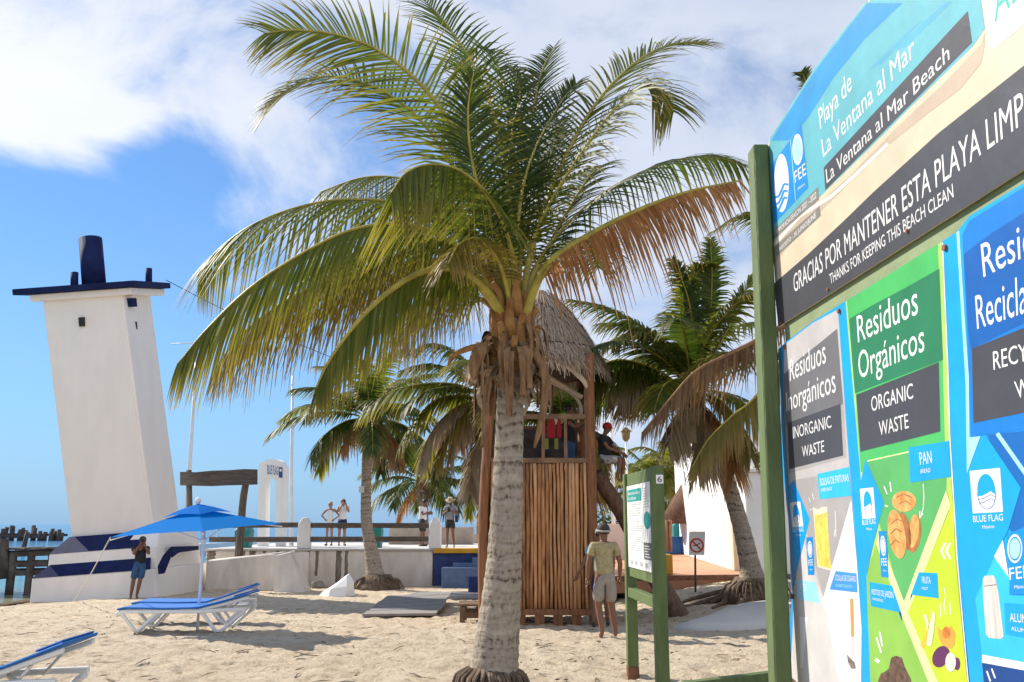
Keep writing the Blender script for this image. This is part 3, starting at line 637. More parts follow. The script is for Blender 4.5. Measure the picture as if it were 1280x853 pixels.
# thatched shelter beyond the walkway
th = thing('thatched_shelter', 'red brown thatched shelter edge beside the white building', 'shelter', (P(830, 690, 36).x, 36, ZW))
THATCHR = mat('red_thatch', (.17, .09, .055), .95, .4, 10, .7, stretch=(1, 1, .3))
a = P(850, 612, 37)
m = MB(); c = Vector((a.x+.7, 38, a.z)); m.loft([[(c.x+math.cos(t)*1.5, c.y+math.sin(t)*1.5, P(830, 655, 36).z) for t in [i*math.pi/8 for i in range(16)]], [(c.x+math.cos(t)*.1, c.y+math.sin(t)*.1, P(840, 585, 36).z) for t in [i*math.pi/8 for i in range(16)]]], smooth=True); m.build('thatch_roof', THATCHR, th)
for px in (833, 838): MB().tube([P(px, 690, 36.4), P(px, 650, 36.4)], .07, 8).build('post', REDPOST, th)
PINKW = mat('pale_pink_wall', (.58, .46, .40), .85, .08, 2)
a, b = P(742, 712, 33), P(800, 655, 33); tag(MB().box(((a.x+b.x)/2, 33.2, (b.z+.3)/2), (b.x-a.x, .3, b.z-.3)).build('pink_wall', PINKW, None, .02), 'pale pinkish low wall behind the man in the olive shirt', 'low wall')
# ------------------------------------------------------------------ palms
def frond_mesh(mb, pts, L, n=60, width=.0225, droop=.9, vlift=.25, mi_leaf=0, mi_r=1, r0=.028, start=.16, sweep0=68, sweep1=34, ragged=.1, hang=0., up=None, seg=4, twist=0., miss=.0, tipk=.34):
    """one feather frond: a tapering midrib with leaflets down both sides. pts: midrib path, base first"""
    sp = spline(pts, 41)
    mb.tube(sp, [r0*(1-.9*i/40)+.003 for i in range(41)], 6, mi_r)
    def at(t):
        f = t*40; i = min(int(f), 39); return sp[i].lerp(sp[i+1], f-i), (sp[min(i+2, 40)]-sp[max(i-1, 0)]).normalized()
    for i in range(n):
        t = start+(1-start)*(i+.5)/n
        p, T = at(t)
        u = Vector(up) if up else Vector((0, 0, 1))
        sd = T.cross(u)
        if sd.length < .15: sd = T.cross(Vector((0, -1, .2)))
        sd.normalize(); nn = sd.cross(T).normalized()
        if twist: q = Quaternion(T, twist*t); sd = q @ sd; nn = q @ nn
        prof = min(1, .55+ (t-start)*2.2) if t < .5 else 1-(1-tipk)*((t-.5)/.5)**1.8
        for s in (-1, 1):
            if random.random() < miss: continue
            a = R(sweep0+(sweep1-sweep0)*((t-start)/(1-start)) + random.uniform(-4, 4)) if True else 0
            # a: angle between leaflet and the perpendicular = 90-a
            d = sd*s*math.sin(a) + T*math.cos(a) + nn*(vlift+random.uniform(-.07, .07))
            if hang: d = d*(1-hang)+Vector((0, 0, -1))*hang
            d.normalize(); Lf = L*prof*(1+random.uniform(-ragged, ragged)); w = width*(.75+.5*prof)*.5
            dr = droop*random.uniform(.75, 1.3)
            wv = (T - d*T.dot(d))
            wv = wv.normalized() if wv.length > .05 else nn
            tw = random.uniform(-.35, .35)+.3*s
            wv = Quaternion(d, tw) @ wv
            vs = []; al = []; kink = random.random() < .08
            for k in range(seg+1):
                x = k/seg; c = p + d*Lf*x + Vector((0, 0, -1))*dr*Lf*(x**2.1)*.55
                if kink and x > .6: c += Vector((0, 0, -1))*Lf*(x-.6)*.5
                ww = w*(1-.12*x if x < .5 else .94*(1-(x-.5)*1.7))
                vs += [c-wv*ww, c+wv*ww]; al += [x+.001]*2
            mb.add(vs, [(2*k, 2*k+1, 2*k+3, 2*k+2) for k in range(seg)], mi_leaf, al)
    return mb
def arc(base, az, el, L, bend, n=6):
    """midrib that leaves at elevation el and bends over by 'bend' degrees"""
    p = Vector(base); o = [p.copy()]; k = 16; out = []
    for i in range(k):
        e = R(el-bend*(i/k)**1.25); p = p + Vector((math.sin(az)*math.cos(e), math.cos(az)*math.cos(e), math.sin(e)))*L/k; o.append(p.copy())
    return [o[int(round(j*k/(n-1)))] for j in range(n)]
def barkmat():
    m = bpy.data.materials.new('palm_bark'); m.use_nodes = True; t = m.node_tree; b = t.nodes['Principled BSDF']
    co = N(t, 'ShaderNodeTexCoord'); v = co.outputs['Object']
    n0 = N(t, 'ShaderNodeTexNoise'); n0.inputs['Scale'].default_value = 3; t.links.new(v, n0.inputs['Vector'])
    sx = N(t, 'ShaderNodeSeparateXYZ'); t.links.new(v, sx.inputs[0])
    ad = N(t, 'ShaderNodeMath', operation='MULTIPLY_ADD'); t.links.new(n0.outputs['Fac'], ad.inputs[0]); ad.inputs[1].default_value = .22; t.links.new(sx.outputs['Z'], ad.inputs[2])
    cm = N(t, 'ShaderNodeCombineXYZ'); t.links.new(ad.outputs[0], cm.inputs['Z'])
    w = N(t, 'ShaderNodeTexNoise'); w.inputs['Scale'].default_value = 12; w.inputs['Detail'].default_value = 4; t.links.new(cm.outputs[0], w.inputs['Vector'])
    f = N(t, 'ShaderNodeTexNoise'); f.inputs['Scale'].default_value = 12; f.inputs['Detail'].default_value = 8
    ma = N(t, 'ShaderNodeMapping'); ma.inputs['Scale'].default_value = (2.2, 2.2, 1.3); t.links.new(v, ma.inputs[0]); t.links.new(ma.outputs[0], f.inputs['Vector'])
    mix = N(t, 'ShaderNodeMath', operation='MULTIPLY_ADD'); t.links.new(w.outputs['Fac'], mix.inputs[0]); mix.inputs[1].default_value = .72
    f2 = N(t, 'ShaderNodeMath', operation='MULTIPLY'); t.links.new(f.outputs['Fac'], f2.inputs[0]); f2.inputs[1].default_value = .42; t.links.new(f2.outputs[0], mix.inputs[2])
    r = N(t, 'ShaderNodeValToRGB'); t.links.new(mix.outputs[0], r.inputs[0]); e = r.color_ramp.elements
    e[0].position = .45; e[0].color = (.10, .075, .052, 1); e[1].position = .74; e[1].color = (.46, .395, .32, 1); k = e.new(.53); k.color = (.30, .25, .195, 1)
    t.links.new(r.outputs[0], b.inputs['Base Color']); b.inputs['Roughness'].default_value = .9; b.inputs['Specular IOR Level'].default_value = .2
    bp = N(t, 'ShaderNodeBump'); bp.inputs['Strength'].default_value = 1.0; bp.inputs['Distance'].default_value = .05
    t.links.new(mix.outputs[0], bp.inputs['Height']); t.links.new(bp.outputs[0], b.inputs['Normal'])
    return m
BARK = barkmat()
FIBRE = mat('palm_fibre', (.15, .075, .03), .95, .45, 6, .8, 30, c2=(.34, .21, .11), stretch=(3, 3, .7))
BOOT = mat('leaf_boot', (.20, .085, .02), .8, .45, 5, .5, 18, c2=(.36, .20, .07))
ROOTM = mat('root_mass', (.15, .105, .07), .95, .4, 9, .8)
def trunk(name, path, rad, parent, n=20, rings=True, roots=0, steps=80):
    sp = spline(path, steps); k = len(rad); rr = []
    for i in range(steps):
        f = i/(steps-1)*(k-1); j = min(int(f), k-2); r = rad[j]*(1-(f-j))+rad[j+1]*(f-j)
        if rings: r *= 1 + (.03 if i % 3 == 0 else -.006) + random.uniform(-.008, .008)
        rr.append(r)
    m = MB(); m.tube(sp, rr, n, 0)
    return m.build(name, BARK, parent)
def roots_at(c, r, parent, n=60, flat=.22):
    m = MB()
    rings = []
    for z, q in ((-.1, 1.25), (flat*.35, 1.05), (flat*.8, .8), (flat*1.2, .66)):
        rings.append([(c.x+math.cos(a)*r*q*(1+.10*noise.noise(Vector((math.cos(a)*3, math.sin(a)*3, z*4+c.x)))), c.y+math.sin(a)*r*q*(1+.1*noise.noise(Vector((math.cos(a)*3, math.sin(a)*3, z)))), c.z+z) for a in [i*2*math.pi/28 for i in range(28)]])
    m.loft(rings, smooth=True)
    for i in range(n):
        a = random.uniform(0, 2*math.pi); r1 = r*random.uniform(1.05, 1.45)
        p0 = c+Vector((math.cos(a)*r*.7, math.sin(a)*r*.7, flat*1.0)); p2 = c+Vector((math.cos(a+.1)*r1, math.sin(a+.1)*r1, -.03)); p1 = (p0+p2)/2+Vector((math.cos(a)*.03, math.sin(a)*.03, flat*.25))
        m.tube([p0, p1, p2], [.022, .018, .01], 5)
    return m.build('root_mass', ROOTM, parent)
def dead_skirt(parent, c, r, n, L0, L1, name='dead_fibre', spread=1.0, mats=None):
    """hanging sheaths of dry fibre under the crown"""
    m = MB()
    for i in range(n):
        a = random.uniform(0, 2*math.pi); o = Vector((math.cos(a), math.sin(a), 0)); q = Vector((-o.y, o.x, 0))
        L = random.uniform(L0, L1); w = random.uniform(.02, .075); p = c+o*r*random.uniform(.7, 1)+Vector((0, 0, random.uniform(-.25, .15)))
        ex = random.uniform(.05, .28)*spread; ph = random.uniform(-.3, .3)
        vs = []
        for k in range(7):
            x = k/6; cc = p + o*ex*math.sin(min(1, x*1.6)*math.pi*.5) + Vector((0, 0, -L*x)) + q*ph*x*.3 + o*.05*math.sin(x*9+i)
            ww = w*(1-.7*x*x)
            vs += [cc-q*ww+o*.02*(k % 2), cc+q*ww]
        m.add(vs, [(2*k, 2*k+1, 2*k+3, 2*k+2) for k in range(6)], 0, [(j//2)/6+.01 for j in range(14)])
    return m.build(name, mats or DEADG, parent)

# ---- the big coconut palm in front
PD = 9.55
b = G(614, 846)
palm = thing('palm_tree', 'large coconut palm with thick ringed trunk in the middle foreground', 'palm tree', b, 'coconut palms on the beach')
tp = [Vector((P(613, 850, PD).x, PD, b.z-.1)), P(620, 815, PD), P(630, 705, PD), P(635, 590, PD), P(638, 500, PD), P(640, 430, PD), P(641, 385, PD)]
trunk('trunk', tp, [.30, .235, .185, .158, .146, .15, .13], palm, 24, steps=110)
roots_at(Vector((tp[0].x, PD, b.z)), .31, palm, 90, .2)
# leaf boots round the top of the trunk
m = MB()
cc = P(640, 440, PD)
for i in range(26):
    a = i*2.4; h = -.42+i*.034; o = Vector((math.cos(a), math.sin(a), 0)); p = cc+Vector((0, 0, h))
    m.tube([p+o*.10, p+o*.17+Vector((0, 0, .10)), p+o*.205+Vector((0, 0, .24)), p+o*.215+Vector((0, 0, .36)), p+o*(.24+.05*(i % 3))+Vector((0, 0, .46))], [.085, .085, .06, .045, .035], 8, ell=.45, wob=.2)
m.build('leaf_boots', FIBRE if False else BOOT, palm)
m = MB()
for i in range(46):
    a = random.uniform(0, 6.28); o = Vector((math.cos(a), math.sin(a), 0)); q = Vector((-o.y, o.x, 0)); p = cc+Vector((0, 0, random.uniform(-.25, .25)))
    L = random.uniform(.25, .62); w = random.uniform(.025, .085); vs = []
    ex = random.uniform(.22, .42)
    for k in range(8):
        x = k/7; c_ = p+o*(.16+ex*math.sin(min(1, x*1.3)*1.5)*.6)+Vector((0, 0, .12*math.sin(x*3.1)-L*x*x))
        ww = w*(1-.55*x); vs += [c_-q*ww+o*random.uniform(-.02, .02), c_+o*.025, c_+q*ww+o*random.uniform(-.02, .02)]
    m.add(vs, [f for k in range(7) for f in ((3*k, 3*k+1, 3*k+4, 3*k+3), (3*k+1, 3*k+2, 3*k+5, 3*k+4))], 0, smooth=True)
m.build('fibre_sheath', FIBRE, palm)
dead_skirt(palm, cc+Vector((0, 0, -.02)), .17, 34, .2, .6, 'hanging_fibre', .9)
for pts, r_, mi in (([(604, 432), (585, 436), (566, 445), (560, 458)], .03, BOOT), ([(668, 440), (682, 470), (678, 520), (668, 560)], .045, FIBRE), ([(603, 430), (594, 455), (592, 475)], .07, FIBRE), ([(612, 470), (606, 510), (604, 560)], .035, FIBRE)):
    m = MB(); m.tube(spline([P(x, y, PD-.25) for x, y in pts], 9), [r_, r_*1.1, r_*1.15, r_*1.1, r_, r_*.9, r_*.8, r_*.6, r_*.3], 8, ell=.45); m.build('dry_sheath', mi, palm)
def px_frond(parent, path, d0, d1, L, mats, bulge=0., **kw):
    n = len(path); pts = []
    for i, (x, y) in enumerate(path):
        t = i/(n-1); pts.append(P(x, y, d0+(d1-d0)*t+bulge*math.sin(math.pi*t)))
    m = MB(); frond_mesh(m, pts, L, **kw); return m.build('frond', mats, parent)
GR = [LEAF, RACH]; GD = [LEAFD, RACH]; GY = [LEAFY, RACH]; DD = [DEAD, RACHD]; DG = [DEADG, RACHD]
c0 = (640, 385)
# upper left pair
px_frond(palm, [c0, (622, 300), (594, 210), (545, 128), (487, 72), (430, 46), (372, 38), (330, 42)], PD, PD-.5, 1.06, GR, n=84, droop=.35, vlift=.12, sweep0=74, sweep1=40, up=(.25, -1, .35), r0=.036)
px_frond(palm, [(635, 380), (610, 300), (570, 215), (520, 145), (465, 108), (410, 96), (365, 112), (336, 136)], PD, PD+.9, 0.95, GR, n=78, droop=.55, vlift=.2, sweep0=70, sweep1=34, up=(.1, -.8, .7))
# arched towards the viewer
px_frond(palm, [(645, 390), (638, 305), (612, 248), (575, 214), (538, 206), (508, 216), (488, 242)], PD-.1, PD-1.6, 1.0, GR, n=78, droop=.7, vlift=.05, hang=.45, r0=.03)
# long left fronds
px_frond(palm, [(634, 385), (590, 310), (530, 262), (460, 250), (390, 255), (320, 279), (270, 315), (247, 345)], PD, PD+1.2, 0.95, GR, n=88, droop=.9, vlift=.1, hang=.4)
px_frond(palm, [(634, 390), (585, 320), (520, 283), (450, 285), (385, 313), (315, 358), (260, 410), (222, 455)], PD, PD-.6, 0.89, GR, n=92, droop=.8, vlift=.05, hang=.55)
px_frond(palm, [(632, 392), (590, 340), (530, 328), (465, 335), (405, 352), (345, 384), (300, 420), (268, 462)], PD, PD+.6, 0.85, [LEAFY, RACH], n=88, droop=.8, vlift=.05, hang=.6)
px_frond(palm, [(630, 395), (605, 362), (572, 338), (530, 340), (485, 366), (445, 405), (412, 450), (395, 485)], PD-.1, PD-1.2, 0.71, GR, n=80, droop=.8, vlift=.05, hang=.6, r0=.06)
px_frond(palm, [(636, 388), (600, 330), (550, 300), (490, 300), (430, 322), (370, 360), (330, 400)], PD, PD+1.9, 0.76, GR, n=80, droop=.8, vlift=.05, hang=.6)
px_frond(palm, [(636, 385), (600, 300), (560, 250), (510, 225), (455, 222), (400, 240)], PD, PD+2.1, .8, GR, n=74, droop=.8, vlift=.1, hang=.45)
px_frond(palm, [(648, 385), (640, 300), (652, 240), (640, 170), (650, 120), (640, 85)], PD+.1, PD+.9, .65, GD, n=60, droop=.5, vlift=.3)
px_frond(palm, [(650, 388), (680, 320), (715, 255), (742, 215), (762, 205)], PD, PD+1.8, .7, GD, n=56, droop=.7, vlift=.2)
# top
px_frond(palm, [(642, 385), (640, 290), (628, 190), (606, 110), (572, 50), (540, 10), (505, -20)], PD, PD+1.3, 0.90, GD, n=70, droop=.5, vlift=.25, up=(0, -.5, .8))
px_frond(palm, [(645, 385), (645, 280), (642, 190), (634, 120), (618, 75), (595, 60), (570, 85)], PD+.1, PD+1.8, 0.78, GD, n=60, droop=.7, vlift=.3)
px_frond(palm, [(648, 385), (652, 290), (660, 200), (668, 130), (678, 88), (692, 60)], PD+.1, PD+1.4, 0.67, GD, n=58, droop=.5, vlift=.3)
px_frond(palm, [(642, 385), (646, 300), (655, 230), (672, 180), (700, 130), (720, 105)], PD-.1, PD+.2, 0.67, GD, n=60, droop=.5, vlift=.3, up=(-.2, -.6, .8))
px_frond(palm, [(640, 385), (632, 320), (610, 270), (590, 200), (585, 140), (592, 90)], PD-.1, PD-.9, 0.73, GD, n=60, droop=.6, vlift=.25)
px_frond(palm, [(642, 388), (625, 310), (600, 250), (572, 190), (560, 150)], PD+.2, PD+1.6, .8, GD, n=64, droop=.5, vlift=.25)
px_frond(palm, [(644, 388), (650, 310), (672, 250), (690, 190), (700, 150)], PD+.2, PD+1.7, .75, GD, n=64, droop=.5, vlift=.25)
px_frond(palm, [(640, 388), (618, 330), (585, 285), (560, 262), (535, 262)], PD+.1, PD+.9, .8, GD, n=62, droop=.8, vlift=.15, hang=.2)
# upper right
px_frond(palm, [(650, 385), (668, 300), (696, 220), (738, 140), (785, 86), (832, 58), (884, 52)], PD, PD+.6, 0.84, GR, n=80, droop=.45, vlift=.15, up=(-.45, -.7, .6), sweep0=66, r0=.034)
px_frond(palm, [(650, 388), (664, 310), (690, 250), (728, 190), (766, 140), (800, 108), (826, 116), (842, 140)], PD, PD-.9, 0.81, GR, n=78, droop=.8, vlift=.1, up=(-.4, -.5, .8), sweep0=70)
px_frond(palm, [(648, 388), (672, 330), (715, 275), (770, 232), (830, 205), (885, 195), (930, 206)], PD, PD+.9, 0.95, GD, n=80, droop=.9, vlift=.08, hang=.15)
px_frond(palm, [(655, 400), (668, 360), (690, 325), (740, 292), (800, 262), (860, 240), (925, 226)], PD-.1, PD-.7, 0.65, [DEAD, RACH], n=84, start=.26, droop=.8, vlift=0, hang=.55, miss=.08, r0=.055, ragged=.4)
# drier fronds hanging inside the crown
px_frond(palm, [(630, 395), (590, 370), (545, 372), (510, 395), (490, 430)], PD+.1, PD+1.3, 0.67, DG, n=50, droop=1.0, hang=.4, ragged=.25)
px_frond(palm, [(632, 390), (585, 350), (520, 345), (460, 352), (400, 330)], PD+.1, PD+2.2, 0.62, DG, n=56, droop=1.0, hang=.45, ragged=.25)
px_frond(palm, [(640, 390), (625, 330), (600, 300), (575, 305), (560, 330)], PD-.1, PD-1.3, 0.56, GY, n=46, droop=1.0, hang=.3)
px_frond(palm, [(648, 390), (690, 330), (720, 300), (740, 310), (748, 335)], PD+.2, PD+2.0, 0.78, GD, n=56, droop=.9, hang=.1)

def small_palm(label, base, path, rad, crown, n_f, L, leaf, nleaf, seed, els=(80, -25), dead=4, px_extra=(), width=.05, skip=None, roots=.3, group='coconut palms on the beach', mats=None, trunk_n=14):
    random.seed(seed)
    t = thing('palm_tree', label, 'palm tree', base, group)
    if path: trunk('trunk', path, rad, t, trunk_n, steps=60)
    if roots: roots_at(Vector(base), roots, t, 40, roots*.6)
    for i in range(n_f):
        az = i*2.39996+random.uniform(-.25, .25); k = i/max(1, n_f-1); el = els[0]+(els[1]-els[0])*k+random.uniform(-8, 8)
        if skip and skip(az % (2*math.pi), el): continue
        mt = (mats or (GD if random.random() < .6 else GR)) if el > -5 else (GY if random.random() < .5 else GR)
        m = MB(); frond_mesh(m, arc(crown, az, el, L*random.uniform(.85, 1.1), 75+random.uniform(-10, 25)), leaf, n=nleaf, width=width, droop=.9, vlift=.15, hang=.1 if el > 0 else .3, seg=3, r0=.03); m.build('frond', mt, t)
    for i in range(dead):
        az = random.uniform(0, 6.28); m = MB(); frond_mesh(m, arc(crown, az, random.uniform(-30, -5), L*random.uniform(.6, .85), 60), leaf*.8, n=nleaf-6, width=width, droop=1, hang=.55, seg=3, ragged=.3, r0=.03, miss=.1); m.build('frond', DG if i % 2 else DD, t)
    m = MB(); cr_ = Vector(crown)
    for i in range(14):
        a = i*2.4; o = Vector((math.cos(a), math.sin(a), 0)); p = cr_+Vector((0, 0, -.45+i*.03)); m.tube([p+o*.1, p+o*.2+Vector((0, 0, .15)), p+o*.2+Vector((0, 0, .4))], [.09, .09, .03], 6, ell=.6)
    m.build('leaf_boots', BOOT, t)
    dead_skirt(t, cr_+Vector((0, 0, -.2)), .18, 24, .4, 1.1, 'hanging_fibre', 1.3)
    return t
# ---- palm by the sea wall
b = P(472, 731, 28.6); b.z = g0(b.x, b.y)
p2 = small_palm('slender leaning palm with dry lower fronds growing before the sea wall', b, [Vector((b.x, b.y, b.z-.1)), P(466, 700, b.y), P(458, 650, b.y), P(458, 600, b.y), P(460, 535, b.y)], [.40, .26, .19, .165, .16, .16], P(462, 524, b.y), 22, 3.2, .78, 42, 11, els=(80, -8), dead=6, width=.06, roots=.62)
m = MB(); q = P(452, 612, b.y-.28); m.box(q, (.15, .12, .20)); m.build('lamp_box', GALV, p2)
# ---- palm whose crown shows left of the big trunk, trunk behind it
b = Vector((P(622, 700, 20).x, 20, -.15)); cr_ = P(612, 498, 20)
p3 = small_palm('palm crown spreading behind the big trunk with long arching lower fronds', b, [b-Vector((0, 0, .2)), P(618, 600, 20), P(612, 505, 20)], [.26, .2, .18], cr_, 11, 2.6, .7, 40, 23, els=(70, 0), dead=3, width=.05, roots=.35)
random.seed(5)
for path, ms, hang in (([(610, 500), (575, 482), (530, 480), (485, 492), (448, 522)], GR, .35), ([(608, 505), (580, 495), (545, 500), (515, 530), (500, 560)], GR, .35), ([(610, 500), (585, 510), (560, 545), (545, 585)], GY, .3), ([(612, 500), (600, 540), (590, 580), (588, 615)], DG, .4),
                       ([(608, 495), (580, 450), (545, 430), (510, 440)], GD, .2), ([(606, 500), (570, 510), (540, 540), (525, 580)], DG, .45)):
    px_frond(p3, path, 20, 19.4, .62, ms, n=44, droop=1, hang=hang, seg=3, width=.045)
# ---- young palm on the promenade
b = P(530, 668, 41); b.z = TOP
p4 = small_palm('young dark green palm on the promenade behind the man in white shirt and dark shorts', b, [b, P(529, 640, 41), P(527, 612, 41)], [.25, .22, .2], P(527, 604, 41), 17, 3.0, .8, 34, 31, els=(80, -5), dead=1, width=.07, roots=0, mats=GD)
b = P(600, 668, 43); b.z = TOP
small_palm('small dark palm on the promenade just left of the big trunk', b, [b, P(602, 640, 43), P(604, 610, 43)], [.25, .22, .2], P(604, 600, 43), 15, 2.8, .75, 30, 37, els=(75, -5), dead=1, width=.07, roots=0, mats=GD)
b = P(700, 700, 23); b.z = g0(b.x, 23)
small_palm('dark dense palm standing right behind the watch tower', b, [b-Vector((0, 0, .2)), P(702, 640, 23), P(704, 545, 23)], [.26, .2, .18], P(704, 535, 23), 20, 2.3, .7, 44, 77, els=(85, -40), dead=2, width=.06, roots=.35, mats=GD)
# ---- right palm, leaning left
b = G(944, 748); D5 = b.y
p5 = small_palm('leaning palm with spreading surface roots before the white building', b, [Vector((b.x, D5, b.z-.1)), P(937, 705, D5), P(924, 650, D5), P(905, 590, D5), P(884, 540, D5), P(866, 505, D5)], [.34, .20, .165, .155, .15, .14], P(864, 488, D5), 13, 3.0, .75, 46, 41, els=(82, 5), dead=2, width=.05, roots=.55, skip=lambda az, el: False)
random.seed(6)
for path, ms, hang in (([(866, 480), (845, 445), (805, 410), (760, 385), (712, 374)], GD, .2), ([(866, 478), (838, 440), (810, 418), (782, 418), (766, 430)], GR, .1), ([(862, 488), (825, 470), (790, 462), (755, 470), (735, 490)], GD, .4), ([(862, 492), (830, 480), (800, 485), (775, 505)], GY, .45), ([(860, 490), (820, 462), (775, 450), (745, 462), (725, 485)], GD, .45), ([(860, 492), (825, 478), (790, 474), (765, 486)], DG, .5),
                       ([(868, 475), (868, 420), (858, 365), (840, 325)], GD, .0), ([(870, 475), (885, 410), (890, 350), (888, 300)], GD, .0), ([(872, 478), (905, 420), (928, 370), (955, 330)], GD, .0), ([(870, 476), (860, 400), (870, 345), (885, 330)], GR, .0),
                       ([(870, 490), (900, 500), (925, 530), (938, 570)], GY, .4), ([(868, 495), (880, 520), (880, 560), (872, 590)], DG, .5), ([(864, 495), (845, 520), (835, 555)], DG, .5), ([(868, 500), (900, 530), (915, 560), (918, 590)], DD, .5)):
    px_frond(p5, path, D5, D5-.8, .72, ms, n=56, droop=.9, hang=hang, seg=3, width=.042, vlift=.2)
# spreading roots
m = MB()
for pts in ([(935, 742), (905, 748), (870, 757), (835, 765)], [(938, 745), (910, 755), (890, 762)], [(930, 738), (900, 752), (885, 755)], [(940, 746), (925, 758), (915, 763)], [(948, 745), (965, 752), (985, 755)], [(935, 740), (895, 745), (860, 752), (850, 755)]):
    pp = [G(x, y)+Vector((0, 0, .07*(1-i/3))) for i, (x, y) in enumerate(pts)]; m.tube(spline(pp, 12), [.085-.006*i for i in range(12)], 7, wob=.2)
m.build('surface_roots', ROOTM, p5)
# ---- palm standing behind the big sign
b = Vector((P(1035, 700, 15).x, 15.5, .25))
p6 = small_palm('palm behind the beach sign showing a rust brown dead frond left of its green post', b, [b-Vector((0, 0, .2)), P(1030, 560, 15.5), P(1025, 400, 15.5)], [.28, .2, .18], P(1025, 388, 15.5), 6, 2.4, .7, 50, 53, els=(75, 20), dead=0, width=.045, roots=.4, skip=lambda az, el: math.sin(az) < .2)
random.seed(9)
px_frond(p6, [(1020, 400), (985, 405), (942, 428), (905, 446), (868, 466), (835, 502), (802, 542)], 15.5, 14.6, .58, [DEADB, RACHD], n=62, droop=1, hang=.6, width=.035, ragged=.4, r0=.06, miss=.1)
px_frond(p6, [(1022, 405), (990, 430), (945, 495), (915, 520), (885, 550), (862, 590)], 15.5, 14.4, .6, GY, n=52, droop=1, hang=.5, width=.04, ragged=.2)
px_frond(p6, [(1022, 385), (1005, 330), (990, 300), (960, 275), (930, 268), (890, 290)], 15.5, 14.8, .7, GD, n=56, droop=.9, hang=.1, width=.04)
px_frond(p6, [(1025, 385), (1025, 250), (1020, 170), (1013, 125), (1005, 95), (998, 92)], 15.5, 15.0, .36, GD, n=56, droop=.6, width=.04)
# ---- far green backdrop beyond the yard
for (px, py, d, h, sd, lab) in ((812, 600, 46, 4.2, 61, 'bushy yellow green palm beyond the thatched shelter'), (792, 612, 52, 3.6, 62, 'far dark green palm between the lamp posts and the shelter'), (838, 585, 50, 5.0, 63, 'far palm rising above the white building corner')):
    c = P(px, py, d); b = Vector((c.x, d, .4))
    small_palm(lab, b, [b, (b+c)/2, c], [.28, .22, .2], c, 17, 2.6, .75, 28, sd, els=(80, -20), dead=1, width=.09, roots=0, mats=GR, group='far palms behind the yard')
def bush(name, c, size, n, label, seed, lm=LEAFD, cat='bush', leaf=.16):
    random.seed(seed); t = thing(name, label, cat, (c[0], c[1], c[2])); m = MB(); c = Vector(c)
    cl = [(Vector((random.uniform(-1, 1)*size[0]*.6, random.uniform(-1, 1)*size[1]*.6, random.uniform(.1, 1)*size[2]*.8)), random.uniform(.3, .55)) for _ in range(9)]
    for i in range(n):
        cc_, cr = random.choice(cl); v = Vector((random.gauss(0, 1), random.gauss(0, 1), random.gauss(0, 1))); v.normalize(); v *= cr*random.random()**.4
        p = c+cc_+Vector((v.x*size[0], v.y*size[1], v.z*size[2])); d = Vector((random.uniform(-1, 1), random.uniform(-1, 1), random.uniform(-.6, .8))).normalized(); q = d.orthogonal().normalized(); q = Quaternion(d, random.uniform(0, 6.28)) @ q
        l = leaf*random.uniform(.6, 1.3); m.add([p-q*l*.22, p+d*l*.5-q*l*.3, p+d*l, p+d*l*.5+q*l*.3, ], [(0, 1, 2, 3)], 0, [.01, .2, .4, .2])
    m.build('foliage', lm, t)
    m = MB()
    for cc_, cr in cl: m.tube([c-Vector((0, 0, .1)), c+cc_*.5, c+cc_], [.03, .02, .008], 5)
    m.build('stems', GREYWOODV, t); return t
bush('bush', (P(815, 640, 44).x, 44, .4), (1.6, 1.2, 2.2), 2600, 'leafy green bush beyond the yard left of the shelter', 71, LEAFD)
bush('bush', (P(770, 640, 48).x, 48, .4), (2.2, 1.2, 1.8), 2200, 'dense dark bush behind the leaning log', 72, LEAFD)
bush('potted_plant', (ta.x+1.0, ta.y-.45, zb+.1), (.9, .3, .5), 900, 'bright green plants growing along the white terrace balustrade', 73, LEAF, 'plant', .14)
bush('bush', (P(788, 672, 34).x, 34, ZW-.1), (.5, .4, .5), 600, 'small green shrub behind the man in the olive shirt', 74, LEAF, 'bush', .12)
random.seed(3)
# ------------------------------------------------------------------ thatched watch tower
TD = 15.9; TB = 17.9
tx0, tx1 = P(607, 700, TD).x, P(741, 700, TD).x
zc = P(700, 578, TD).z; zr = P(700, 521, TD).z; ze = P(745, 452, TD).z
gz = g0(.5, TD)
tw = thing('watch_tower', 'timber beach watch tower clad in upright poles under a grey thatched roof', 'watch tower', ((tx0+tx1)/2, 16.9, gz))
for (x, y) in ((tx0, TD), (tx1, TD), (tx0, TB), (tx1, TB)):
    pts = [Vector((x, y, gz-.2)), Vector((x+.01, y, (gz+zc)/2)), Vector((x, y, ze+.15))]
    if x == tx0 and y == TD: pts = [Vector((x-.03, y, gz-.2)), P(604, 650, TD), P(612, 520, TD), P(618, 470, TD)]
    MB().tube(spline(pts, 14), .085, 10, wob=.06).build('corner_post', REDPOST, tw)
POLEM = bpy.data.materials.new('cladding_poles'); POLEM.use_nodes = True
t_ = POLEM.node_tree; b_ = t_.nodes['Principled BSDF']; g_ = N(t_, 'ShaderNodeNewGeometry'); co_ = N(t_, 'ShaderNodeTexCoord')
ma_ = N(t_, 'ShaderNodeMapping'); ma_.inputs['Scale'].default_value = (9, 9, 1.1); t_.links.new(co_.outputs['Object'], ma_.inputs[0])
n_ = N(t_, 'ShaderNodeTexNoise'); n_.inputs['Scale'].default_value = 3; n_.inputs['Detail'].default_value = 7; t_.links.new(ma_.outputs[0], n_.inputs['Vector'])
ad_ = N(t_, 'ShaderNodeMath', operation='MULTIPLY_ADD'); t_.links.new(g_.outputs['Random Per Island'], ad_.inputs[0]); ad_.inputs[1].default_value = .35
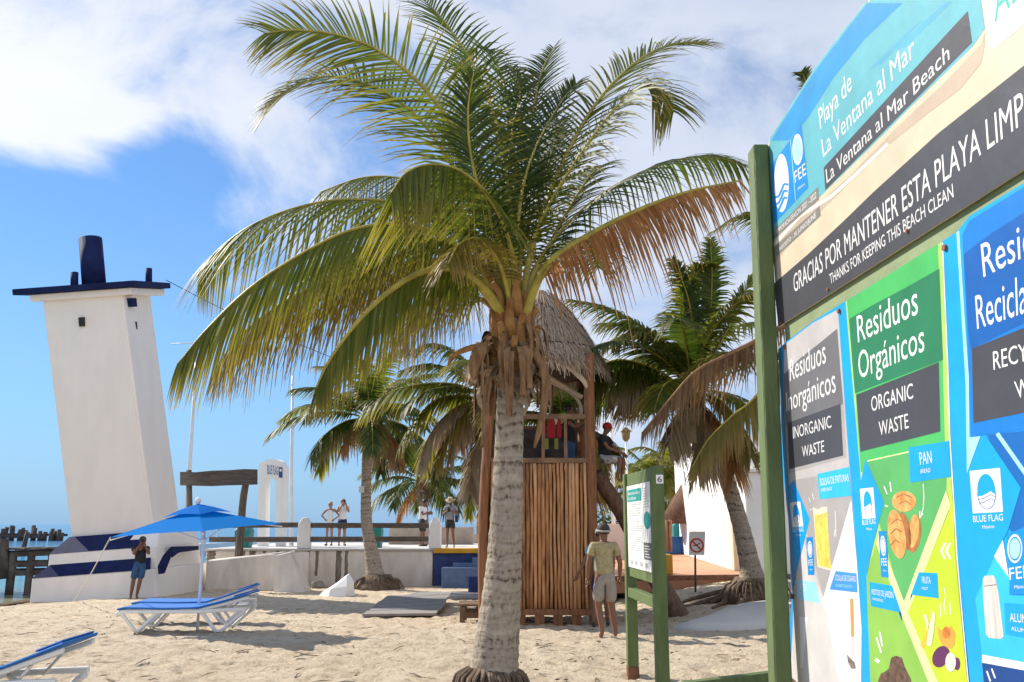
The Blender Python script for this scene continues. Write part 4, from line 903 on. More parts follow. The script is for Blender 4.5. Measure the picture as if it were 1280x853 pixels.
mu_ = N(t_, 'ShaderNodeMath', operation='MULTIPLY'); t_.links.new(n_.outputs['Fac'], mu_.inputs[0]); mu_.inputs[1].default_value = .85; t_.links.new(mu_.outputs[0], ad_.inputs[2])
r_ = N(t_, 'ShaderNodeValToRGB'); t_.links.new(ad_.outputs[0], r_.inputs[0]); e_ = r_.color_ramp.elements
e_[0].position = .28; e_[0].color = (.10, .038, .014, 1); e_[1].position = .85; e_[1].color = (.68, .40, .20, 1); k_ = e_.new(.55); k_.color = (.44, .20, .075, 1)
t_.links.new(r_.outputs[0], b_.inputs['Base Color']); b_.inputs['Roughness'].default_value = .7
bp_ = N(t_, 'ShaderNodeBump'); bp_.inputs['Strength'].default_value = .5; bp_.inputs['Distance'].default_value = .02; t_.links.new(n_.outputs['Fac'], bp_.inputs['Height']); t_.links.new(bp_.outputs[0], b_.inputs['Normal'])
def cladding(p, q, name):
    m = MB(); L = (q-p).length; n = int(L/.066)
    for i in range(n):
        c = p.lerp(q, (i+.5)/n); rr = random.uniform(.025, .037); w = [Vector((random.uniform(-.009, .009), random.uniform(-.006, .006), 0)) for _ in range(7)]
        zz0, zz1 = gz+.22+random.uniform(-.04, .02), zc-.02+random.uniform(-.012, .012)
        m.tube([c+w[k]+Vector((0, 0, zz0+(zz1-zz0)*k/6)) for k in range(7)], [rr*random.uniform(.88, 1.1) for k in range(7)], 7)
    return m.build(name, POLEM, tw)
V0 = Vector
cladding(V0((tx0+.09, TD, 0)), V0((tx1-.08, TD, 0)), 'pole_cladding'); cladding(V0((tx0, TD+.1, 0)), V0((tx0, TB-.1, 0)), 'pole_cladding'); cladding(V0((tx1, TD+.1, 0)), V0((tx1, TB-.1, 0)), 'pole_cladding'); cladding(V0((tx0+.1, TB, 0)), V0((tx1-.1, TB, 0)), 'pole_cladding')
FLZ = zc-.52
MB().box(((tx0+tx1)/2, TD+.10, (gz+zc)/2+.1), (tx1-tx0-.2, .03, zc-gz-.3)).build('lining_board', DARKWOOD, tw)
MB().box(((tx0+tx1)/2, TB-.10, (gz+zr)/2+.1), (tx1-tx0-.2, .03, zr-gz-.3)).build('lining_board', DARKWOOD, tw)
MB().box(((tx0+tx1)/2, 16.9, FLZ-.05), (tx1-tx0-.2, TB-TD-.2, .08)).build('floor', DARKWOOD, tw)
m = MB()
for i in range(5): m.box((tx0+.3+i*(tx1-tx0-.6)/4, TD+.02, gz+.06), (.16, .14, .34))
m.build('footing', REDPOST, tw)
MB().bar((tx0, TD-.045, gz+.22), (tx1, TD-.045, gz+.22), .05, .1).build('base_rail', REDPOST, tw)
OPENF = mat('open_frame_wood', (.20, .115, .065), .75, .3, 5, .4, 14)
for (a, b) in (((tx0, TD), (tx1, TD)), ((tx1, TD), (tx1, TB)), ((tx0, TD), (tx0, TB)), ((tx0, TB), (tx1, TB))):
    for z in (zc+.03, zr): MB().bar((*a, z), (*b, z), .06, .09).build('rail', OPENF, tw, .006)
for px in (679, 707, 733): p = P(px, 550, TD); MB().bar((p.x, TD, zc+.05), (p.x, TD, ze-.02 if px != 707 else zr-.03), .055, .05, up=(0, 1, 0)).build('stile', OPENF, tw)
for px in (640, 690): p = P(px, 550, TB); MB().bar((p.x, TB, zc+.05), (p.x, TB, ze-.02), .06, .06, up=(0, 1, 0)).build('stile', OPENF, tw)
PALEW = mat('pale_bent_wood', (.55, .44, .33), .6, .15, 4)
def bent(pts, r): MB().tube(spline([P(*p) for p in pts], 16), r, 8).build('bent_brace', PALEW, tw)
bent([(686, 448, TD-.02), (708, 457, TD-.02), (728, 474, TD-.02), (736, 486, TD-.02)], .05); bent([(684, 470, 16.6), (705, 483, 16.6), (728, 497, 16.6)], .045); bent([(690, 478, 16.9), (715, 492, 16.9), (725, 506, 16.9), (726, 520, 16.9)], .035)
for (a, b) in (((tx0, TD), (tx1, TD)), ((tx1, TD), (tx1, TB)), ((tx0, TD), (tx0, TB)), ((tx0, TB), (tx1, TB))): MB().bar((*a, ze+.03), (*b, ze+.03), .10, .12).build('roof_beam', REDPOST, tw)
# thatch
ap = P(676, 362, 16.9); rc = Vector(((tx0+tx1)/2+.02, 16.9, ze-.02)); RE = 1.36
THAT = leafmat('thatch', (.24, .17, .115), (.54, .42, .30), (.46, .36, .26), (1, 1, 1), .08, .9)
prof = [(0, .12), (.08, .27), (.22, .50), (.5, .86), (.78, 1.14), (1, RE)]     # fall, radius
H = ap.z-rc.z
def rad_at(t):
    for (a, ra), (b, rb) in zip(prof, prof[1:]):
        if t <= b: return ra+(rb-ra)*(t-a)/(b-a)
    return RE
rings = []
for k in range(9):
    t = k/8; rr = rad_at(t)-.05; rings.append([(ap.x+(rc.x-ap.x)*t+math.cos(a)*rr, 16.9+math.sin(a)*rr, ap.z-H*t-.03) for a in [i*2*math.pi/26 for i in range(26)]])
m = MB(); m.loft(rings, smooth=True)
roof = m.build('thatch_roof', mat('thatch_under', (.10, .07, .05), .95, .4, 12, .6), tw)
m = MB()
for i in range(6500):
    t = random.random()**.6; a = random.uniform(0, 2*math.pi); rr = rad_at(t); t2 = min(1.0, t+random.uniform(.10, .2)); rr2 = rad_at(t2)+random.uniform(.0, .06)
    if t > .86: t2 = t+random.uniform(.06, .24); rr2 = RE+random.uniform(-.03, .1)
    a2 = a+random.uniform(-.1, .1)
    def q_(t, r, a): return Vector((ap.x+(rc.x-ap.x)*min(t, 1)+math.cos(a)*r, 16.9+math.sin(a)*r, ap.z-H*t))
    p, q = q_(t, rr+.005, a), q_(t2, rr2+.015, a2); w = Vector((-math.sin(a), math.cos(a), 0))*random.uniform(.008, .020)
    m.add([p-w, p+w, q+w*.5, q-w*.5], [(0, 1, 2, 3)], 0, [.01, .01, .9, .9])
m.build('thatch_straw', THAT, roof)
m = MB(); zt_ = .78; m.tube([(ap.x+(rc.x-ap.x)*zt_+math.cos(a)*(rad_at(zt_)+.03), 16.9+math.sin(a)*(rad_at(zt_)+.03), ap.z-H*zt_) for a in [i*2*math.pi/30 for i in range(31)]], .018, 5); m.build('binding_rope', BLACK, roof)
# leaning log
b0 = G(850, 768); tg = Vector((P(744, 592, 16.5)))
lg = MB(); lg.tube(spline([b0+Vector((.12, 0, -.25)), b0.lerp(tg, .3)+Vector((.0, 0, -.06)), b0.lerp(tg, .65)+Vector((.03, 0, .05)), tg], 20), [.19-.0025*i for i in range(20)], 12, wob=.06)
tag(lg.build('leaning_log', mat('dark_log', (.16, .10, .065), .85, .4, 4, .6, 14, stretch=(3, 3, 1))), 'thick brown palm log leaning against the right side of the watch tower', 'log')

# ------------------------------------------------------------------ life vests hung in the tower
VEST = mat('vest_red', (.36, .016, .02), .7, .2, 4); VESTY = mat('vest_strap', (.26, .27, .05), .6)
for px, lab in ((683, 'red life vest hanging left in the tower opening'), (695, 'red life vest hanging right beside the first in the tower opening')):
    p = P(px, 524, TD+.62); v = thing('life_vest', lab, 'life vest', p, 'life vests hung in the watch tower')
    m = MB()
    for s in (-1, 1): m.loft([[(p.x+s*.055+dx*w, p.y+dy*.5, p.z+z) for dx, dy in ((-.05, -.06), (.05, -.06), (.05, .06), (-.05, .06))] for z, w in ((0, .5), (-.10, .85), (-.30, .95), (-.36, .7))])
    m.build('vest_body', VEST, v, .015, 2); MB().box((p.x, p.y-.036, p.z-.47), (.07, .02, .2)).build('strap', VESTY, v); MB().tube([(p.x-.03, p.y, p.z), (p.x, p.y-.02, p.z+.06), (p.x+.03, p.y, p.z)], .008, 5).build('hanger_loop', VESTY, v)

# ------------------------------------------------------------------ blue parasol
BLUEC = leafmat('parasol_cloth', (.0, .175, .55), (.0, .175, .55), (.0, .175, .55), (1.4, 1.6, 1.5), .4, .9, .08)
UD = 14.9; c = P(249, 754, UD); gzz = g0(c.x, UD)
um = thing('parasol', 'bright blue square beach parasol with vented top over two loungers', 'parasol', (c.x, UD, gzz))
top = P(247, 634, UD); L_, R_, F_, B_ = P(138, 672, UD-.05), P(353, 655, UD+.05), P(254, 664, UD-1.45), P(246, 651, UD+1.4)
MB().tube([(c.x, UD, gzz-.2), (c.x, UD, top.z)], .024, 10).build('pole', WHITEB, um)
def canopy(tp_, cs, sag, n=10, z0=.0):
    m = MB()
    for a, b in zip(cs, cs[1:]+cs[:1]):
        vs = []
        for i in range(n+1):
            for j in range(n+1):
                u = i/n; v = j/n; p = tp_.lerp(a.lerp(b, v), u); s = sag*math.sin(u*math.pi)*.9 + sag*1.2*u*math.sin(v*math.pi); vs.append(p+Vector((0, 0, -s*.5))+(tp_-a.lerp(b, v))*.035*u*math.sin(v*math.pi))
        m.add(vs, [(i*(n+1)+j, (i+1)*(n+1)+j, (i+1)*(n+1)+j+1, i*(n+1)+j+1) for i in range(n) for j in range(n)], 0, [.01]*len(vs), True)
    return m
canopy(top-Vector((0, 0, .02)), [L_, F_, R_, B_], .0).build('canopy', BLUEC, um)
tv = top+Vector((0, 0, .05)); canopy(tv, [top.lerp(q, .40)+Vector((0, 0, .025)) for q in (L_, F_, R_, B_)], -.04, 6).build('vent_cap', BLUEC, um)
MB().ball(tv+Vector((0, 0, .05)), (.05, .05, .06), 10, 8).build('finial', WHITEB, um)
hub = Vector((c.x, UD, top.z-.55))
for q in (L_, F_, R_, B_):
    MB().tube([top-Vector((0, 0, .12)), top.lerp(q, .5)-Vector((0, 0, .09)), q-Vector((0, 0, .045))], .011, 6).build('rib', WHITEB, um)
    MB().tube([hub, top.lerp(q, .45)-Vector((0, 0, .07))], .010, 6).build('strut', WHITEB, um)
MB().tube([hub-Vector((0, 0, .06)), hub+Vector((0, 0, .06))], .04, 10).build('hub', WHITEB, um)
gp = P(93, 744, 24.3); gp.z = min(gp.z, g0(gp.x, gp.y)+.02); q = L_.lerp(gp, .5); MB().tube(spline([L_, q-Vector((0, 0, .06)), gp], 10), .011, 6).build('guy_rope', ROPE, um)

# ------------------------------------------------------------------ loungers
PLAST = mat('white_plastic', (.80, .80, .78), .35, .03, 3); SLING = mat('blue_sling', (.008, .15, .50), .65, .08, 40, .1)
def lounger(name, label, loc, rz, tilt):
    """local x: foot at -1, head at +1"""
    t = thing(name, label, 'sun lounger', loc, 'blue sun loungers on the sand'); t.rotation_euler.z = rz
    M = Matrix.Translation(Vector(loc)) @ Matrix.Rotation(rz, 4, 'Z')
    def fin(mb, nm, m, bev=.008): mb.v = [tuple(M @ Vector(p)) for p in mb.v]; return mb.build(nm, m, t, bev)
    hz = .34; ht = math.tan(R(tilt))
    prof_ = [(-1.0, hz-.03), (-.93, hz), (.28, hz), (1.0, hz+.72*ht)]
    def strip(y0, y1, th, pr, up_=0): 
        m = MB()
        m.loft([[(x, y0, z+up_), (x, y1, z+up_), (x, y1, z+up_-th), (x, y0, z+up_-th)] for x, z in pr]); return m
    for s in (-1, 1): fin(strip(s*.33-.03, s*.33+.03, .055, [(-1.02, hz-.04), (-.93, hz), (.30, hz), (.62, hz+.02), (1.0, hz+.03)]), 'side_rail', PLAST)
    for s in (-1, 1): fin(strip(s*.31-.025, s*.31+.025, .05, [(.25, hz), (1.03, hz+.78*ht)], .012), 'back_rail', PLAST)
    fin(strip(-.365, .365, .03, [(-1.0, hz-.01), (-.9, hz+.012), (-.3, hz+.0), (.27, hz+.008)], .034), 'seat_sling', SLING)
    fin(strip(-.365, .365, .03, [(.275, hz+.008), (.6, hz+.32*ht+.008), (1.04, hz+.78*ht+.02)], .04), 'back_sling', SLING)
    fin(strip(-.33, .33, .022, [(.80, hz+.52*ht+.02), (1.02, hz+.76*ht+.02)], .064), 'head_pad', SLING)
    for x in (-.98, -.25, .27): m = MB(); m.box((x, 0, hz-.03), (.05, .62, .05)); fin(m, 'cross_bar', PLAST)
    for s in (-1, 1):
        for top_, bot in ((-.97, -.68), (-.36, -.66), (.30, .56), (.98, .62)):
            m = MB(); y = s*.325; sp = spline([(top_, y, hz-.03), (top_+(bot-top_)*.35, y, hz*.62), (bot, y*1.03, .0)], 8)
            m.tube(sp, [.034, .033, .032, .030, .029, .028, .028, .030], 8); fin(m, 'leg', PLAST, 0)
        m = MB(); m.bar((-.70, s*.33, .02), (-.62, s*.33, .02), .05, .04); fin(m, 'foot', PLAST); m = MB(); m.bar((.54, s*.33, .02), (.64, s*.33, .02), .05, .04); fin(m, 'foot', PLAST)
        m = MB(); m.tube([(.62, s*.27, hz-.03), (.78, s*.27, hz+.45*ht)], .014, 6); fin(m, 'back_prop', PLAST, 0)
    return t
g1 = G(228, 791); lounger('sun_lounger', 'blue sling sun lounger nearest under the blue parasol, standing in front of its pole', (g1.x, g1.y+.2, g1.z+.02), R(2), 14)
g2 = G(240, 779); lounger('sun_lounger', 'blue sling sun lounger half hidden behind another one, beyond the parasol pole', (g2.x+.05, g1.y+1.75, g2.z+.02), R(4), 17)
g3 = P(97, 797, 8.1); lounger('sun_lounger', 'blue sling sun lounger cut by the frame with raised back, alone at lower left', (g3.x-1.03, 8.1, g0(g3.x-1, 8.1)+.0), R(3), 19)

# ------------------------------------------------------------------ green notice frame
GREEN = mat('green_paint_timber', (.10, .145, .045), .6, .18, 3, .3, 14, stretch=(4, 4, .8)); RUST = mat('rusty_foot', (.16, .07, .035), .85, .4, 8)
NDn, NDf = 8.75, 10.3
nx_n = P(825.5, 720, NDn).x-.01; nx_f = P(789, 740, NDf).x
nf = thing('notice_frame', 'olive green timber notice frame holding a white information board', 'notice frame', (nx_n, 9.5, 0))
ntop_n, ntop_f = P(826, 583, NDn).z, P(790, 593, NDf).z
for (x, y, z1, foot) in ((nx_n, NDn, ntop_n, 0), (nx_f, NDf, ntop_f, 1)):
    gg = g0(x, y)
    mb = MB(); lean = .012*(z1-gg)
    mb.loft([[(x+dx, y+dy, gg+(.10 if foot else -.3)) for dx, dy in ((-.065, -.07), (.055, -.07), (.055, .07), (-.065, .07))], [(x+dx, y+dy, z1) for dx, dy in ((-.055, -.07), (.065, -.07), (.065, .07), (-.055, .07))]]); mb.build('post', GREEN, nf, .006)
    if foot: MB().box((x-.005, y, gg-.02), (.125, .145, .24)).build('rusty_foot', RUST, nf, .004)
def along(px, py, xoff=0.):      # point on the frame's upright plane
    r = ray(px, py); a = Vector((nx_n, NDn)); d = Vector((nx_f-nx_n, NDf-NDn)); k = (a.x*d.y-a.y*d.x)/(r.x*d.y-r.y*d.x); return Vector((r.x*k+xoff, r.y*k, EYE+r.z*k))
def npoly(pts, off, th, name, m, parent): mb = MB(); slab(mb, [along(*p)+Vector((-off, 0, 0)) for p in pts], th, (1, 0, 0)); return mb.build(name, m, parent)
a, b = Vector((nx_f, NDf-.07, 0)), Vector((nx_n, NDn+.07, 0))
zbt = along(814, 716).z
def rail(z, h, w=.05): MB().bar((a.x, a.y, z), (b.x, b.y, z), w, h).build('cross_rail', GREEN, nf, .004)
rail(ntop_n-.07, .13); rail(zbt-.04, .11); rail(zbt-.27, .10, .09)
BOARDW = mat('board_white', (.80, .80, .78), .4, .03, 2)
y0n, y1n = NDn+.075, NDf-.075
m = MB(); xm = lambda y: nx_n+(nx_f-nx_n)*(y-NDn)/(NDf-NDn)-.035
zt1 = ntop_n-.14; zb1 = zbt+.01
def nb(u0, u1, v0, v1, off, th, name, mt, par):      # u from far post to near post, v from bottom to top
    def q(u, v): y = y1n+(y0n-y1n)*u; return Vector((xm(y)-off, y, zb1+(zt1-zb1)*v))
    mb = MB(); slab(mb, [q(u0, v0), q(u1, v0), q(u1, v1), q(u0, v1)], th, (1, 0, 0)); return mb.build(name, mt, par)
brd = nb(0, 1, 0, 1, 0, .02, 'notice_board', BOARDW, nf)
TEALP = mat('print_teal', (.01, .30, .27), .45); GREYP = mat('print_grey', (.12, .12, .12), .5); GTX = mat('print_text_grey', (.42, .42, .42), .5); WTX = mat('print_white', (.85, .85, .85), .4)
nb(.03, .62, .80, .95, .002, .001, 'teal_header', TEALP, brd)
def nq(u, v, off=.004): y = y1n+(y0n-y1n)*u; return Vector((xm(y)-off, y, zb1+(zt1-zb1)*v))
text3('lettering', 'Bienvenidos', WTX, brd, nq(.08, .885), nq(.56, .885), nq(.08, .925), nq(.56, .925)); text3('lettering', 'Beach rules', WTX, brd, nq(.08, .825), nq(.42, .825), nq(.08, .86), nq(.42, .86)) if False else text3('lettering', 'la playa', WTX, brd, nq(.08, .825), nq(.42, .825), nq(.08, .865), nq(.42, .865))
mb = MB()
for i in range(22):
    v = .76-i*.026
    if i in (6, 7, 13): continue
    u1 = random.uniform(.45, .62); p = [nq(.07, v, .003), nq(u1, v, .003), nq(u1, v+.007, .003), nq(.07, v+.007, .003)]; mb.add(p, [(0, 1, 2, 3)])
for i in range(8):
    v = .93-i*.03; u1 = random.uniform(.82, .95); mb.add([nq(.68, v, .003), nq(u1, v, .003), nq(u1, v+.007, .003), nq(.68, v+.007, .003)], [(0, 1, 2, 3)])
mb.build('small_print', GTX, brd)
mb = MB(); mb.add([nq(.82+.13*math.cos(t), .57+.10*math.sin(t), .003) for t in [i*math.pi/10 for i in range(20)]], [tuple(range(20))]); mb.build('teal_map', TEALP, brd)
nb(.66, .97, .13, .32, .002, .001, 'grey_panel', GREYP, brd)
mb = MB(); [mb.add([nq(.70, .155+i*.03, .004), nq(.92-.04*(i % 3), .155+i*.03, .004), nq(.92-.04*(i % 3), .165+i*.03, .004), nq(.70, .165+i*.03, .004)], [(0, 1, 2, 3)]) for i in range(5)]; mb.build('panel_print', WTX, brd)
for u in (.12, .3, .5, .7): mb = MB(); mb.add([nq(u, .04, .003), nq(u+.09, .04, .003), nq(u+.09, .09, .003), nq(u, .09, .003)], [(0, 1, 2, 3)]); mb.build('sponsor_mark', GTX, brd)
p = Vector((nx_n+.022, NDn-.073, ntop_n-.13)); mb = MB(); mb.box(p, (.07, .004, .085)); mb.build('number_plate', WTX, nf)
text3('lettering', '6', BLACK, nf, p+Vector((-.022, -.004, -.028)), p+Vector((.022, -.004, -.028)), p+Vector((-.022, -.004, .028)), p+Vector((.022, -.004, .028)))
# low green timber across the sand, right foreground
a, b = P(855, 856, 9.35), P(970, 842, 9.9)
mb = MB(); mb.bar(Vector((a.x, a.y, .02)), Vector((b.x+.9, b.y+.45, .06)), .12, .14); tag(mb.build('edging_timber', GREEN, None, .008), 'low olive green edging timber lying on the sand by the beach sign post', 'edging')

# ------------------------------------------------------------------ litter on the sand
random.seed(12)
def litter(name, n, m, f):
    mb = MB()
    for i in range(n):
        y = random.uniform(7, 21); x = random.uniform(-.62, .45)*y
        if abs(x-.4) < 1.2 and 15.5 < y < 18.3: continue
        f(mb, x, y, g0(x, y)+lumps(x, y)*(1 if y < 20 else .5))
    return tag(mb.build(name, m), kind='stuff')
def f_twig(mb, x, y, z):
    a = random.uniform(0, 3.14); L = random.uniform(.04, .16); d = Vector((math.cos(a), math.sin(a), random.uniform(-.1, .15)))*L; p = Vector((x, y, z+.012)); mb.tube([p-d, p+d*.1+Vector((0, 0, .012)), p+d], [.005, .006, .003], 5)
def f_weed(mb, x, y, z):
    for k in range(random.randint(1, 3)): mb.ball((x+random.gauss(0, .04), y+random.gauss(0, .04), z+.002), (random.uniform(.010, .028), random.uniform(.010, .02), .007), 6, 4)
def f_leaf(mb, x, y, z):
    a = random.uniform(0, 3.14); L = random.uniform(.06, .2); d = Vector((math.cos(a), math.sin(a), 0)); q = Vector((-d.y, d.x, 0)); p = Vector((x, y, z+.015)); w = random.uniform(.008, .02)
    mb.add([p-d*L, p+q*w+Vector((0, 0, .01)), p+d*L, p-q*w], [(0, 1, 2, 3)], 0, [.01, .5, .9, .5])
litter('twigs', 160, GREYWOOD, f_twig); litter('seaweed_scraps', 110, SEAW, f_weed); litter('dry_leaf_scraps', 200, DEADG, f_leaf)
# ------------------------------------------------------------------ the big beach sign
BX, BY = 1.474, 4.70
bdir = Vector((20/F, -1.0, 0)).normalized(); bnor = Vector((-1.0, -20/F, 0)).normalized()
LAY = .0003
def B(px, py, k=0):              # point on the sign face, k print layers proud of it
    r = ray(px, py); o = Vector((BX, BY, EYE)) + bnor*LAY*k
    t = (o-Vector((0, 0, EYE))).dot(bnor)/r.dot(bnor); return Vector((0, 0, EYE))+r*t
def ink(name, c, rough=.38): return mat('ink_'+name, tuple(.86*x for x in c) if max(c) > .1 else c, rough, .09, 5, .10, 7, detail=9)
SKYC = ink('cyan', (.002, .36, .83)); WH = ink('white', (.80, .79, .78)); DK = ink('charcoal', (.052, .052, .062)); CYL = ink('light_cyan', (.38, .76, .90)); CYM = ink('mid_cyan', (.03, .50, .85))
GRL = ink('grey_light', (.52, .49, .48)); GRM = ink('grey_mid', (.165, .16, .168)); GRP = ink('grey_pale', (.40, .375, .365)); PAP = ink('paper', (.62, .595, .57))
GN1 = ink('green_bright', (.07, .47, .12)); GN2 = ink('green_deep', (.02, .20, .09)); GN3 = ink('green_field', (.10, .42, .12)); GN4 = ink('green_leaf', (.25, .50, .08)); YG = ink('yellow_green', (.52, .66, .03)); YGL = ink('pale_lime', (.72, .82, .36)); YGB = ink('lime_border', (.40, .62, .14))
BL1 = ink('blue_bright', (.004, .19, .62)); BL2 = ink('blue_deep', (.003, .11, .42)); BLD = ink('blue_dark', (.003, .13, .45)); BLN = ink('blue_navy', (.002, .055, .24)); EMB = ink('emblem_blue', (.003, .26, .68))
SIGNG = mat('sign_green_timber', (.20, .25, .12), .65, .12, 3, .25, 12); POSTG = mat('post_green_timber', (.10, .145, .05), .6, .15, 3, .3, 12, stretch=(4, 4, .8))
sg = thing('beach_sign', 'large blue flag beach sign with recycling panels on olive green posts at right', 'sign', (BX, 3, 0))
def bpoly(name, pts, k, m, parent, th=0):
    mb = MB(); v = [B(x, y, k) for x, y in pts]
    if th: slab(mb, v, th, -bnor)
    else: mb.add(v, [tuple(range(len(v)))])
    return mb.build(name, m, parent)
def btext(s, bl, br, tl, tr, k, m, parent, ref=None): return text3('lettering', s, m, parent, B(*bl, k), B(*br, k), B(*tl, k), B(*tr, k), ref)
def bell(name, c, rx, ry, k, m, parent, a0=0, a1=360, n=28, tilt=0):
    ct, s_ = math.cos(tilt), math.sin(tilt); pts = []
    for i in range(n+1 if a1-a0 < 360 else n):
        a = R(a0+(a1-a0)*i/n); x, y = rx*math.cos(a), ry*math.sin(a); pts.append((c[0]+x*ct-y*s_, c[1]-(x*s_+y*ct)))
    return bpoly(name, pts, k, m, parent)
def bline(mb, pts, w, k):        # stroke of width w (pixels at its place)
    for (x0, y0), (x1, y1) in zip(pts, pts[1:]):
        L = math.hypot(x1-x0, y1-y0) or 1; nx_, ny_ = -(y1-y0)/L*w/2, (x1-x0)/L*w/2
        mb.add([B(x0+nx_, y0+ny_, k), B(x1+nx_, y1+ny_, k), B(x1-nx_, y1-ny_, k), B(x0-nx_, y0-ny_, k)], [(0, 1, 2, 3)])
# posts
def sign_post(s, ztop, w=.088, t=.13):
    o = Vector((BX, BY, 0)) + bdir*s
    mb = MB(); x1 = o.x-.004; mb.loft([[(x+dx, o.y+dy, z) for x, dy in ((x1-w, -t/2), (x1, -t/2), (x1, t/2), (x1-w, t/2))] for z, dx in ((-.3, -.072), (ztop, .0))]); return mb.build('post', POSTG, sg, .008)
pt = P(958, 180, BY).z
sign_post(-.065, pt); sign_post(3.62, pt)
# backing board of green timber
z_lo = .42
def bq(s, z, k=0): o = Vector((BX, BY, 0))+bdir*s+bnor*LAY*k; return Vector((o.x, o.y, z))
zh = EYE+.70*BX; mb = MB(); v = [bq(0, z_lo, -60), bq(3.6, z_lo, -60), bq(3.6, zh+.1, -60), bq(0, zh+.1, -60)]; slab(mb, v, .03, -bnor); mb.build('backing_board', SIGNG, sg)
# ---- header
def ext(p0, p1, x): t = (x-p0[0])/(p1[0]-p0[0]); return (x, p0[1]+(p1[1]-p0[1])*t)
hl = [B(960.5, 180), B(962.5, 240), B(967, 320), B(973, 409)]
s_of = lambda v: (v-Vector((BX, BY, v.z))).dot(bdir)
top_pts = [B(x, y) for x, y in ((963, 172), (980, 146), (1000, 114), (1020, 83), (1050, 43), (1085, 0))]
s_end = 3.45; zt_far = top_pts[-1].z
arch = [bq(s, zt_far+.05*math.sin(math.pi*min(1, (s-1.2)/2.25))-.10*max(0, (s-2.9)/.55)**2) for s in (1.7, 2.2, 2.7, 3.1, 3.45)]
bot_r = B(1280, 212); sr = s_of(bot_r); zb_l, zb_r = hl[3].z, bot_r.z
bot = [bq(s_end, zb_r+.0), bq(sr, zb_r)]
head = MB(); v = hl[::-1] + top_pts + arch + bot
v = [hl[3], hl[2], hl[1], hl[0]] + top_pts + arch + bot; slab(head, [p+bnor*LAY*6 for p in v], .009, -bnor); 
TEALSEA = ink('sea_turquoise', (.12, .43, .50)); SEABLUE = ink('sea_blue', (.02, .28, .62)); SANDP = ink('beach_sand', (.72, .62, .42)); WETP = ink('wet_sand', (.52, .41, .30)); FOAM = ink('foam', (.82, .78, .70)); SANDPL = ink('beach_pale', (.66, .56, .40))
hd = head.build('header_board', SANDPL, sg)
K = 8
def hz(pts_px, top_list): return None
# printed beach photograph: sea, foam line, wet sand
shore = [(963.5, 305), (975, 284), (1000, 257), (1025, 246), (1031, 240), (1100, 172), (1160, 112), (1216, 58), (1231, 36), (1226, 0)]
mb = MB(); v = [B(961.5, 186, K), B(963, 240, K)] + [B(x, y, K) for x, y in shore] + [bq(s_of(p), p.z-.02, K) for p in [arch[0], top_pts[-1]]] + [p+bnor*LAY*K-Vector((0, 0, .002)) for p in top_pts[::-1]]
mb.add(v, [tuple(range(len(v)))]); mb.build('printed_sea', TEALSEA, hd)
bpoly('printed_deep_water', [(964, 176), (980, 150), (1000, 118), (1020, 87), (1050, 48), (1084, 4), (1128, 4), (1080, 50), (1040, 100), (1010, 148), (985, 176)], K+1, SEABLUE, hd)
SWL = ink('swell', (.08, .38, .54)); bpoly('printed_swell', [(1086, 88), (1110, 64), (1140, 34), (1152, 26), (1130, 50), (1104, 78)], K+1, SWL, hd); bpoly('printed_swell', [(1120, 62), (1150, 32), (1182, 3), (1190, 2), (1160, 32), (1130, 60)], K+1, SWL, hd)
bpoly('printed_wet_sand', [(964, 312), (975, 292), (1000, 265), (1028, 250), (1060, 222), (1120, 160), (1180, 104), (1226, 55), (1231, 40), (1230, 62), (1226, 80), (1200, 112), (1160, 142), (1100, 190), (1040, 250), (1000, 290), (966, 332)], K, WETP, hd)
mb = MB(); bline(mb, [(966, 308), (1000, 270), (1040, 245), (1070, 218), (1110, 180)], 4, K+1); mb.build('printed_foam', FOAM, hd)
bpoly('white_logo_box', [(1228, 0), (1232, 30), (1237, 62), (1246, 59), (1262, 46), (1292, 20), (1292, -8)], K+1, WH, hd)
btext('AL', (1243, 29), (1278, -7), (1241, -16), (1276, -53), K+2, mat('ink_logo_green', (.02, .36, .30), .5), hd)
db = bpoly('dark_band', [(1029.7, 209.5), (1209.6, 14), (1215, 53.4), (1031.6, 238)], K+2, DK, hd)
btext('La Ventana al Mar Beach', (1033.5, 229.5), (1187, 74), (1032, 212.5), (1185.5, 53.5), K+3, WH, hd)
btext('Playa de', (1025.5, 161.7), (1065, 111), (1022.5, 137.5), (1062.5, 86.5), K+2, WH, hd)
btext('La Ventana al Mar', (1029, 197), (1144, 69), (1026.5, 175), (1141, 43), K+2, WH, hd)
mb = MB(); v = [B(967, 355, K), B(973, 408.5, K)]+[bq(s, zb_l+(zb_r-zb_l)*s/sr, K) for s in (sr, s_end)]
ur = B(1280, 82, K); v += [bq(s_end, ur.z, K), ur, B(1173, 166.5, K), B(1091, 241, K), B(1055, 276, K), B(1010, 318, K)]
mb.add(v, [tuple(range(len(v)))]); mb.build('dark_band', DK, hd)
btext('GRACIAS POR MANTENER ESTA PLAYA LIMPIA', (992.6, 366), (1281, 153), (991.5, 344), (1278, 113), K+1, WH, hd, 'GRACIAS POR MANTENER ESTA PLAYA LIMP')
btext('THANKS FOR KEEPING THIS BEACH CLEAN', (1038, 355.5), (1192, 246.5), (1036.5, 343.5), (1190.5, 229.5), K+1, WH, hd)
